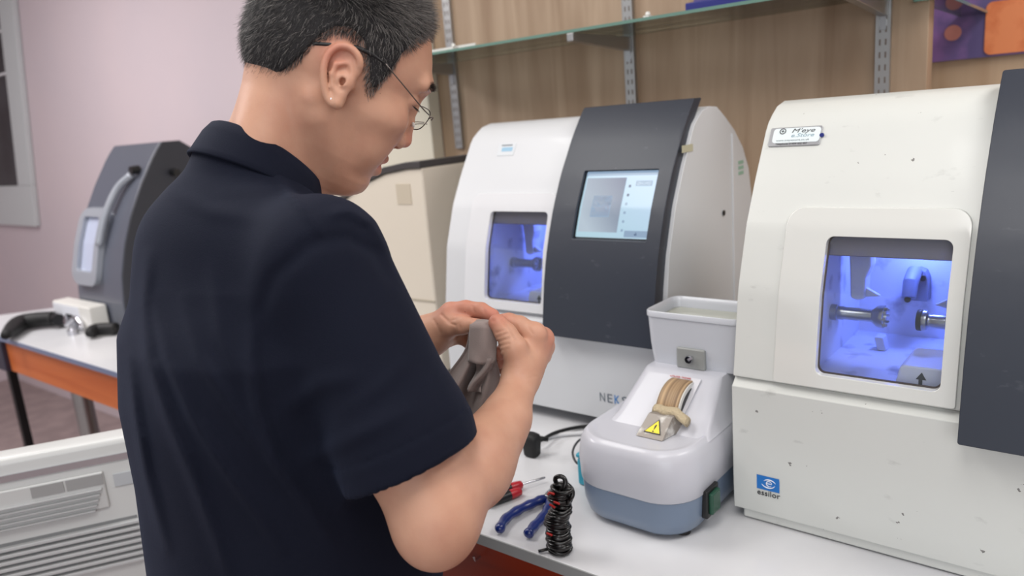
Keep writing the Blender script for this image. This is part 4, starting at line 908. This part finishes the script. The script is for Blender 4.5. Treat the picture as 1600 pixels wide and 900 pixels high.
# ---- brows and lashes, hair
M_hair = bpy.data.materials.new('hair'); M_hair.use_nodes = True; nt = M_hair.node_tree; b = nt.nodes['Principled BSDF']
b.inputs['Roughness'].default_value = .42; b.inputs['Specular IOR Level'].default_value = .45
at = nt.nodes.new('ShaderNodeAttribute'); at.attribute_name = 'tone'
cr = nt.nodes.new('ShaderNodeValToRGB'); cr.color_ramp.elements[0].color = srgb(22, 21, 23); cr.color_ramp.elements[1].color = srgb(176, 170, 166)
nt.links.new(at.outputs['Fac'], cr.inputs[0]); nt.links.new(cr.outputs[0], b.inputs['Base Color'])
def strands(name, roots, dirs, lens, rad, tones, parent, droop=None, levels=5, jitter=.25):
    N = len(roots); V = np.zeros((N, levels, 3, 3)); pos = roots.copy(); d = dirs/np.linalg.norm(dirs, axis=1)[:, None]
    curl = rng.normal(0, jitter, (N, 3))
    for L in range(levels):
        t = L/(levels-1); u = np.cross(d, V3(.3, .5, .8)); u /= np.linalg.norm(u, axis=1)[:, None]+1e-9; v = np.cross(d, u)
        r = (rad*(1-.85*t))[:, None] if hasattr(rad, '__len__') else rad*(1-.85*t)
        for k in range(3): V[:, L, k] = pos+r*(u*math.cos(k*2.0944)+v*math.sin(k*2.0944))
        pos = pos+d*(lens/(levels-1))[:, None]
        d = d+curl/(levels)+(0 if droop is None else droop/(levels)); d /= np.linalg.norm(d, axis=1)[:, None]
    Vf = V.reshape(-1, 3); base = (np.arange(N)*levels*3)[:, None]; Q = []
    for L in range(levels-1):
        for k in range(3): Q.append(base+np.array([[L*3+k, L*3+(k+1) % 3, L*3+3+(k+1) % 3, L*3+3+k]]))
    o = mk_np(name, Vf, np.concatenate(Q), M_hair, parent)
    a = o.data.attributes.new('tone', 'FLOAT', 'POINT'); a.data.foreach_set('value', np.repeat(tones, levels*3).astype(np.float32)); return o
HL = [(-.095, -.060), (-.064, -.048), (-.054, -.030), (-.046, -.006), (-.040, .018), (-.030, .034), (-.015, .042), (.004, .036), (.018, .020), (.028, .002), (.036, -.004), (.042, .016), (.046, .046), (.052, .066), (.060, .080), (.066, .090), (.09, .094)]
def hairline(x): return np.interp(x, [a for a, b in HL], [b for a, b in HL])
def on_scalp(dirs):
    """roots on the head surface found by marching outwards-in along rays from the skull centre"""
    c = V3(-.015, 0, .03); t = np.full(len(dirs), .16)
    for _ in range(14): t -= f_head_local(c+dirs*t[:, None], False)*.9
    return c+dirs*t[:, None]
N = 60000; dr = rng.normal(size=(N, 3)); dr /= np.linalg.norm(dr, axis=1)[:, None]; R0 = on_scalp(dr)
edge = R0[:, 2]-hairline(R0[:, 0])+rng.normal(0, .0030, N); keep = edge > 0
R0 = R0[keep]; edge = edge[keep]; nrm = np.zeros_like(R0); e = 1e-3
for i in range(3): dd = np.zeros(3); dd[i] = e; nrm[:, i] = f_head_local(R0+dd, False)-f_head_local(R0-dd, False)
nrm /= np.linalg.norm(nrm, axis=1)[:, None]
x, y, z = R0.T; topw = np.clip((z-.055)/.05, 0, 1); frontw = np.clip((x-.0)/.06, 0, 1)
lens = .012+.015*topw+.001*frontw*topw; lens *= (1-.5*np.clip((x-.035)/.03, 0, 1)); lens *= np.clip(.35+edge/.03, .35, 1)*rng.uniform(.7, 1.25, len(x)); lens += np.clip((-x-.05)/.05, 0, 1)*np.clip((z+.03)/.05, 0, 1)*.006
flow = np.stack([.55*topw+.25*(x > 0), 0*x, -1.05*(1-topw)], 1)+np.where((x < 0)[:, None], np.array([[-.10, 0, 0]]), 0)+topw[:, None]*np.stack([.7+0*x, -.55*np.sign(y+.01)*0-.35+0*x, 0*x], 1)
clump = np.sin(x*190+y*140)*.35+np.sin(z*230-y*170+1)*.35
flow += .35*np.stack([np.sin(z*150+y*60), np.sin(x*170+z*80), clump*.3], 1)
flow -= nrm*(flow*nrm).sum(1)[:, None]
dirs = flow/(.2+np.linalg.norm(flow, axis=1)[:, None])+nrm*(.30+.45*topw)[:, None]+rng.normal(0, .16, R0.shape)
tn = np.clip(rng.normal(.07, .05, len(x))+(rng.random(len(x)) < (.16+.34*topw*np.clip((x+.07)/.09, 0, 1)+.22*(x > .0)))*rng.uniform(.25, .95, len(x)), 0, 1)
hr = strands('hair', HO+R0@HM.T, dirs@HM.T, lens, .00024, tn, person, jitter=.30)
# a thin dark layer of root hair hugging the scalp
def f_scalp(p):
    q = (p-HO)@HM; d = f_head_local(q, False); return smax(d-.0032, -(q[:, 2]-hairline(q[:, 0])-.011), .002)
def f_scalp2(p): q = (p-HO)@HM; return smax(f_scalp(p), -(f_head_local(q, False)+.004), .001)
Vs, Fs_ = surface(f_scalp2, HO-.16, HO+.16, .0026)
sc = mk_np('root_hair', Vs, Fs_, mat('root_hair_dark', srgb(30, 28, 30), .8, bump=(600, .5, .002)), hr)
def brow(side):
    n = 260; t = rng.random(n); x = .099-.016*t+rng.normal(0, .0006, n); y = side*(.012+.033*t); z = .040+.004*np.sin(t*2.6)+rng.normal(0, .0022, n)
    r = np.stack([x+.002, y, z], 1); 
    for _ in range(6): r = r-np.stack([f_head_local(r, False), 0*t, 0*t], 1)*.8
    d = np.stack([.25+0*t, side*(.9+0*t), .25-.5*t], 1)+rng.normal(0, .15, (n, 3))
    strands('eyebrow', HO+r@HM.T, d@HM.T, rng.uniform(.005, .009, n), .00022, np.full(n, .03), person, levels=3)
    n = 60; t = rng.random(n); r = np.stack([.0955-.009*t, side*(.022+.021*t), .0125+0*t], 1); d = np.stack([.9+0*t, side*.2+.2*side*t, -.35+0*t], 1)+rng.normal(0, .1, (n, 3))
    strands('eyelash', HO+r@HM.T, d@HM.T, rng.uniform(.005, .008, n), .00022, np.full(n, .0), person, levels=3)
for s in (-1, 1): brow(s)
# ear stud
eo = V3(-.42, -.90, .05); e0 = V3(.0035, -.0835, -.019)
p0 = H(*e0); MB().lathe([(.0005, -.0022), (.0022, -.0022), (.0026, -.0006), (.0022, .001), (.0005, .0015)], 16).build('ear_stud', M_chrome, person)
stud = bpy.data.objects['ear_stud']; stud.location = tuple(P(516, 155, .822)); stud.rotation_euler = (1.2, 0, -.8)

# ---- eyeglasses
def glasses():
    g = thing('eyeglasses', H(.09, 0, .01), 'thin metal-framed eyeglasses with black ear tips worn by the man', 'eyeglasses'); o = np.array(H(.09, 0, .01))
    M_gm = mat('gunmetal_wire', srgb(120, 112, 108), .3, .9)
    for s in (-1, 1):
        a = [(-.043, .0735, .017), (-.030, .0755, .0235), (-.010, .0770, .0335), (.010, .0785, .0385), (.034, .0780, .0375)]
        b = [(.034, .0780, .0375), (.065, .0745, .026), (.094, .0680, .0155), (.106, .058, .0125)]
        f = lambda L: [H(x, s*y, z)-o for x, y, z in L]
        t = MB().tube(bez(f(b), 5), .0008, 8).build('temple', M_gm, g, smooth=180)
        c = bez(f(a), 5); MB().tube(c, [.0025]*(len(c)-4)+[.0020, .0015, .0012, .0010], 10).build('ear_tip', M_dark, t, smooth=180)
        lens = [(.1125-.0075*u+.16*.0155*v, s*(.034+.024*u), .003+.0155*v) for u, v in [(math.copysign(abs(math.cos(q))**.7, math.cos(q)), math.copysign(abs(math.sin(q))**.75, math.sin(q))) for q in np.linspace(0, 2*math.pi, 36, endpoint=False)]]
        L = f(lens); MB().tube(L, .0007, 6, close=True).build('rim', M_gm, g, smooth=180)
        MB().add([tuple(p) for p in L], [tuple(range(36))]).build('lens', thin_glass('spectacle_lens', (.97, .97, .96, 1), .12), g, smooth=0)
        MB().tube(bez(f([(.118, .011, .002), (.110, .0125, -.002), (.1040, .0115, -.006)]), 4), .0005, 6).build('pad_arm', M_gm, g, smooth=180)
        mp = MB(); mp.lathe([(.0003, -.0035), (.0018, -.002), (.0022, 0), (.0018, .002), (.0003, .0035)], 12, tuple(f([(.1035, .0112, -.007)])[0])); mp.build('nose_pad', mat('acrylic', 0), g, smooth=180)
    f = lambda L: [H(*p)-o for p in L]
    MB().tube(bez(f([(.1205, -.011, .009), (.122, -.004, .012), (.122, .004, .012), (.1205, .011, .009)]), 5), .0009, 8).build('bridge', M_gm, g, smooth=180)
glasses()

# ---- shirt
TORSO = [(.84, -.80, .485, .200, .155), (.92, -.80, .49, .205, .165), (1.0, -.795, .50, .207, .172), (1.1, -.803, .495, .202, .158), (1.2, -.813, .487, .203, .146), (1.28, -.815, .490, .206, .134), (1.35, -.815, .500, .180, .108), (1.40, -.81, .505, .120, .080), (1.44, -.805, .51, .080, .055)]
TT = np.array(TORSO)
HEM_P = P(632, 733, .76); HEM_N = CR*.40-CU*.90+CF*.02; HEM_N /= np.linalg.norm(HEM_N)
SLV = SR*.28+ER*.72
def folds(p):
    """cloth folds as small raised ridges following curves on the back and the sleeve"""
    X, Y = None, None
    q = p-CC; dpt = np.maximum(q@CF, .2); X = 800+F*(q@CR)/dpt; Y = 450-F*(q@CU)/dpt
    d = np.zeros(len(p))
    for pts, amp, wd in FOLDS:
        a = np.array(pts, float); best = np.full(len(p), 1e9); tt = np.zeros(len(p)); n = len(a)-1
        for i in range(n):
            ab = a[i+1]-a[i]; t = np.clip(((X-a[i, 0])*ab[0]+(Y-a[i, 1])*ab[1])/(ab@ab), 0, 1)
            dd = np.hypot(X-a[i, 0]-t*ab[0], Y-a[i, 1]-t*ab[1]); m = dd < best; best = np.where(m, dd, best); tt = np.where(m, (i+t)/n, tt)
        d += amp*np.exp(-(best/wd)**2)*np.sin(np.pi*np.clip(tt*.94+.03, 0, 1))**.6
    return d
FOLDS = [([(232, 400), (224, 480), (232, 560), (262, 650), (300, 740), (345, 860), (360, 905)], .0045, 11),
         ([(240, 470), (262, 560), (300, 650), (350, 730), (400, 800), (440, 860)], .0040, 10),
         ([(285, 470), (312, 560), (352, 620), (400, 690), (450, 750)], .0028, 10),
         ([(200, 560), (212, 650), (228, 740), (262, 860)], .0040, 9),
         ([(395, 480), (392, 560), (402, 640), (430, 720), (480, 790), (520, 850)], .0045, 13),
         ([(330, 420), (345, 520), (375, 590)], .0022, 12),
         ([(512, 335), (545, 330), (580, 350), (606, 392)], .0035, 9),
         ([(505, 378), (545, 372), (585, 395), (610, 440)], -.0030, 10),
         ([(420, 250), (450, 300), (490, 345), (505, 370)], .0022, 7),
         ([(400, 500), (430, 430), (480, 385), (530, 365)], -.0028, 12),
         ([(450, 640), (500, 600), (560, 590)], .0022, 16), ([(480, 720), (560, 680), (640, 640)], .0022, 14), ([(640, 560), (600, 600), (540, 640)], .0016, 14),
         ([(270, 300), (330, 330), (400, 340)], .0016, 14)]
def f_shirt(p, detail=True):
    z = p[:, 2]; cx = np.interp(z, TT[:, 0], TT[:, 1]); cy = np.interp(z, TT[:, 0], TT[:, 2]); a = np.interp(z, TT[:, 0], TT[:, 3]); b = np.interp(z, TT[:, 0], TT[:, 4])
    dx = p[:, 0]-cx; dy = p[:, 1]-cy; u = dx*rb[0]+dy*rb[1]; v = dx*fb[0]+dy*fb[1]
    r = ((np.abs(u)/a)**2.3+(np.abs(v)/b)**2.3)**(1/2.3)
    d = (r-1)*np.minimum(a, b)*.95; d = smax(d, z-1.455, .03); d = smax(d, .865-z, .008)
    d = smin(d, s_cone(p, CN-fb*.022-V3(0, 0, .045), SR-V3(0, 0, .015)-fb*.02, .052, .062), .03)
    d = smin(d, s_cone(p, CN-fb*.022-V3(0, 0, .045), SL-V3(0, 0, .012)-fb*.02, .052, .062), .03)
    d = smin(d, s_ell((p-(CN-fb*.055-V3(0, 0, .085))), (0, 0, 0), (.125, .070, .085)), .04)
    sl = s_cone(p, SR, SLV, .062, .068); sl = smin(sl, s_cone(p, SLV, SLV+(ER-SR)/np.linalg.norm(ER-SR)*.12+CR*-.022, .068, .076), .02)
    hp = (p-HEM_P)@HEM_N; sl = smax(sl, hp, .003)
    ll = s_cone(p, SL, EL*.6+SL*.4, .064, .064)
    d = smin(d, sl, .028); d = smin(d, smax(ll, (p-(EL*.5+SL*.5))@((EL-SL)/np.linalg.norm(EL-SL)), .004), .03)
    if detail:
        on_sleeve = np.exp(-(sl/.01)**2)
        d = d-folds(p)*1.7
        d = d+on_sleeve*(.0012*np.exp(-((hp+.030)/.0016)**2)-.0007*(hp > -.029))   # stitched hem
    # hollow out the sleeve mouth
    hole = s_cone(p, SR*.3+SLV*.7, SLV+(ER-SR)*.5+CR*-.022, .058, .0710); hole = smax(hole, -(hp+.055), .004)
    d = smax(d, -hole, .003)
    d = smin(d, smax(s_cone(p, CN-V3(0, 0, .07)-fb*.004, CN+fb*.009+rb*.004, .090, .0755), (p-CN)@(UPW*.80+fb*.60)-.007, .005), .02)
    # neck opening
    d = smax(d, -s_cone(p, CN-V3(0, 0, .055)+fb*.012, CN+V3(0, 0, .12)+fb*.03, .056, .062), .004)
    return d
Vs, Fs_ = surface(f_shirt, (-1.13, .27, .85), (-.44, .80, 1.50), .0036)
M_shirt = mat('navy_knit', srgb(7, 12, 29), .9, sheen=.08, spec=.25, bump=(900, .35, .0012)); M_shirt.node_tree.nodes['Principled BSDF'].inputs['Sheen Tint'].default_value = srgb(120, 140, 190)
shirt = mk_np('polo_shirt', Vs, Fs_, M_shirt, person)
# collar: a folded band around the neck
def collar():
    ang = np.linspace(0, 2*math.pi, 72, endpoint=False); t0 = math.radians(37)
    f2 = fb*math.cos(t0)-UPW*math.sin(t0); n = UPW*math.cos(t0)+fb*math.sin(t0); C0 = CN+fb*.010+rb*.004
    prof = [(.000, .022), (.0010, .0255), (.0035, .0265), (.0060, .0245), (.0095, .012), (.0115, -.004), (.0130, -.0105), (.0115, -.0125), (.0080, -.010), (.0070, .004), (.002, .012)]
    rings = []
    for e, h in prof:
        ring = []
        for q in ang:
            c, s = math.cos(q), math.sin(q); back = (1-s)/2
            rad_l = .070+e; rad_f = .068+e
            hh = h*(.80+.14*back)+.001+(.008 if h > .01 else 0)*back
            pnt = C0+rb*c*rad_l+f2*s*rad_f+n*(hh+.0025*math.sin(2*q+1)*(h < 0)-.002+.012*c*c*0)
            ring.append(tuple(pnt))
        rings.append(ring)
    MB().loft(rings, cap=False, close=True).build('collar', M_shirt, shirt, smooth=180)
collar()
# trousers and shoes
def f_tr(p):
    c = V3(-.80, .485, .93); d = s_ell(p, c-V3(0, 0, .03), (.19, .15, .14))
    for s in (-1, 1): d = smin(d, s_chain(p, [c+rb*s*.09-V3(0, 0, .05), V3(-.80, .48, .50)+rb*s*.11, V3(-.80, .46, .07)+rb*s*.12], [.105, .078, .062], .03), .03)
    return smax(smax(d, p[:, 2]-.93, .01), .045-p[:, 2], .006)
Vt, Ft = surface(f_tr, (-1.08, .26, .03), (-.52, .72, .96), .009)
mk_np('trousers', Vt, Ft, mat('dark_trousers', srgb(24, 26, 34), .85, bump=(500, .3)), person)
for s in (-1, 1):
    c = V3(-.80, .47, 0)+rb*s*.12; rings = []
    for z, w_, l0, l1 in ((0.001, .045, -.075, .19), (.02, .048, -.078, .195), (.025, .044, -.072, .188), (.05, .042, -.07, .16), (.075, .038, -.065, .08), (.10, .036, -.055, .04)):
        rings.append([tuple(c+rb*x+fb*y+V3(0, 0, z)) for x, y in rr(0, (l0+l1)/2, w_*2, l1-l0, w_*.9, 6, 3)])
    MB().loft(rings).build('shoe', mat('shoe_black', srgb(20, 20, 22), .4), person, smooth=60)

# ---- cleaning cloth held between the fingers
def cloth():
    M_cl = mat('taupe_microfibre', srgb(142, 128, 124), .9, sheen=.3, bump=(700, .3, .001))
    L = bez([(735, 503), (728, 545), (700, 585), (676, 622), (672, 672), (684, 720)], 6); Rr = bez([(777, 506), (775, 552), (782, 592), (778, 640), (764, 690), (752, 730)], 6)
    V = []; n = len(L); m_ = 40
    for i in range(n):
        v = i/(n-1)
        for j in range(m_+1):
            u = j/m_; px = L[i][0]+(Rr[i][0]-L[i][0])*u; py = L[i][1]+(Rr[i][1]-L[i][1])*u+6*math.sin(u*9)*v
            dep = .955+.02*v+(.004+.013*min(1, v*2))*math.sin(u*13+v*1.6+.5)+.008*math.sin(u*5-v*3)*v
            V.append(P(px, py, dep))
    Fq = [(i*(m_+1)+j, i*(m_+1)+j+1, (i+1)*(m_+1)+j+1, (i+1)*(m_+1)+j) for i in range(n-1) for j in range(m_)]
    c = V[0].copy(); t = mk('cleaning_cloth', [v-c for v in V], Fq, M_cl, smooth=180, loc=tuple(c)); tag(t, 'taupe microfibre cloth held between the man\'s fingers', 'cloth')
    s = t.modifiers.new('solid', 'SOLIDIFY'); s.thickness = .0014
    # the folded-over strip in front
    V = []; m2 = 24
    for i in range(15):
        v = i/14
        for j in range(m2+1):
            u = j/m2
            px = 734+44*u-3*v+ (4*v*math.sin(u*3)); py = 501+64*v+5*math.sin(u*math.pi)*v+3*math.sin(u*2.5)*(1-v)-5*(1-v)*math.sin(u*math.pi)
            dep = .948-.012*math.sin(u*math.pi)*(1-.25*v)+.018*max(0, .14-v)/.14-(.004*math.sin(u*9) if v > .7 else 0)*(v-.7)*3
            V.append(P(px, py, dep)-c)
    Fq = [(i*(m2+1)+j, i*(m2+1)+j+1, (i+1)*(m2+1)+j+1, (i+1)*(m2+1)+j) for i in range(14) for j in range(m2)]
    s2 = mk('folded_edge', V, Fq, M_cl, t, smooth=180); s = s2.modifiers.new('solid', 'SOLIDIFY'); s.thickness = .0016
    V = []                                             # loose corner hanging below the strip
    for i in range(13):
        v = i/12
        for j in range(9):
            u = j/8; px = 742+ (26-8*v)*u-8*v+5*math.sin(v*5+u); py = 560+52*v+6*u*math.sin(v*3); V.append(P(px, py, .945+.008*math.sin(u*6+v*4)+.008*v)-c)
    Fq = [(i*9+j, i*9+j+1, (i+1)*9+j+1, (i+1)*9+j) for i in range(12) for j in range(8)]
    s3 = mk('hanging_corner', V, Fq, M_cl, t, smooth=180); s = s3.modifiers.new('solid', 'SOLIDIFY'); s.thickness = .0014
cloth()
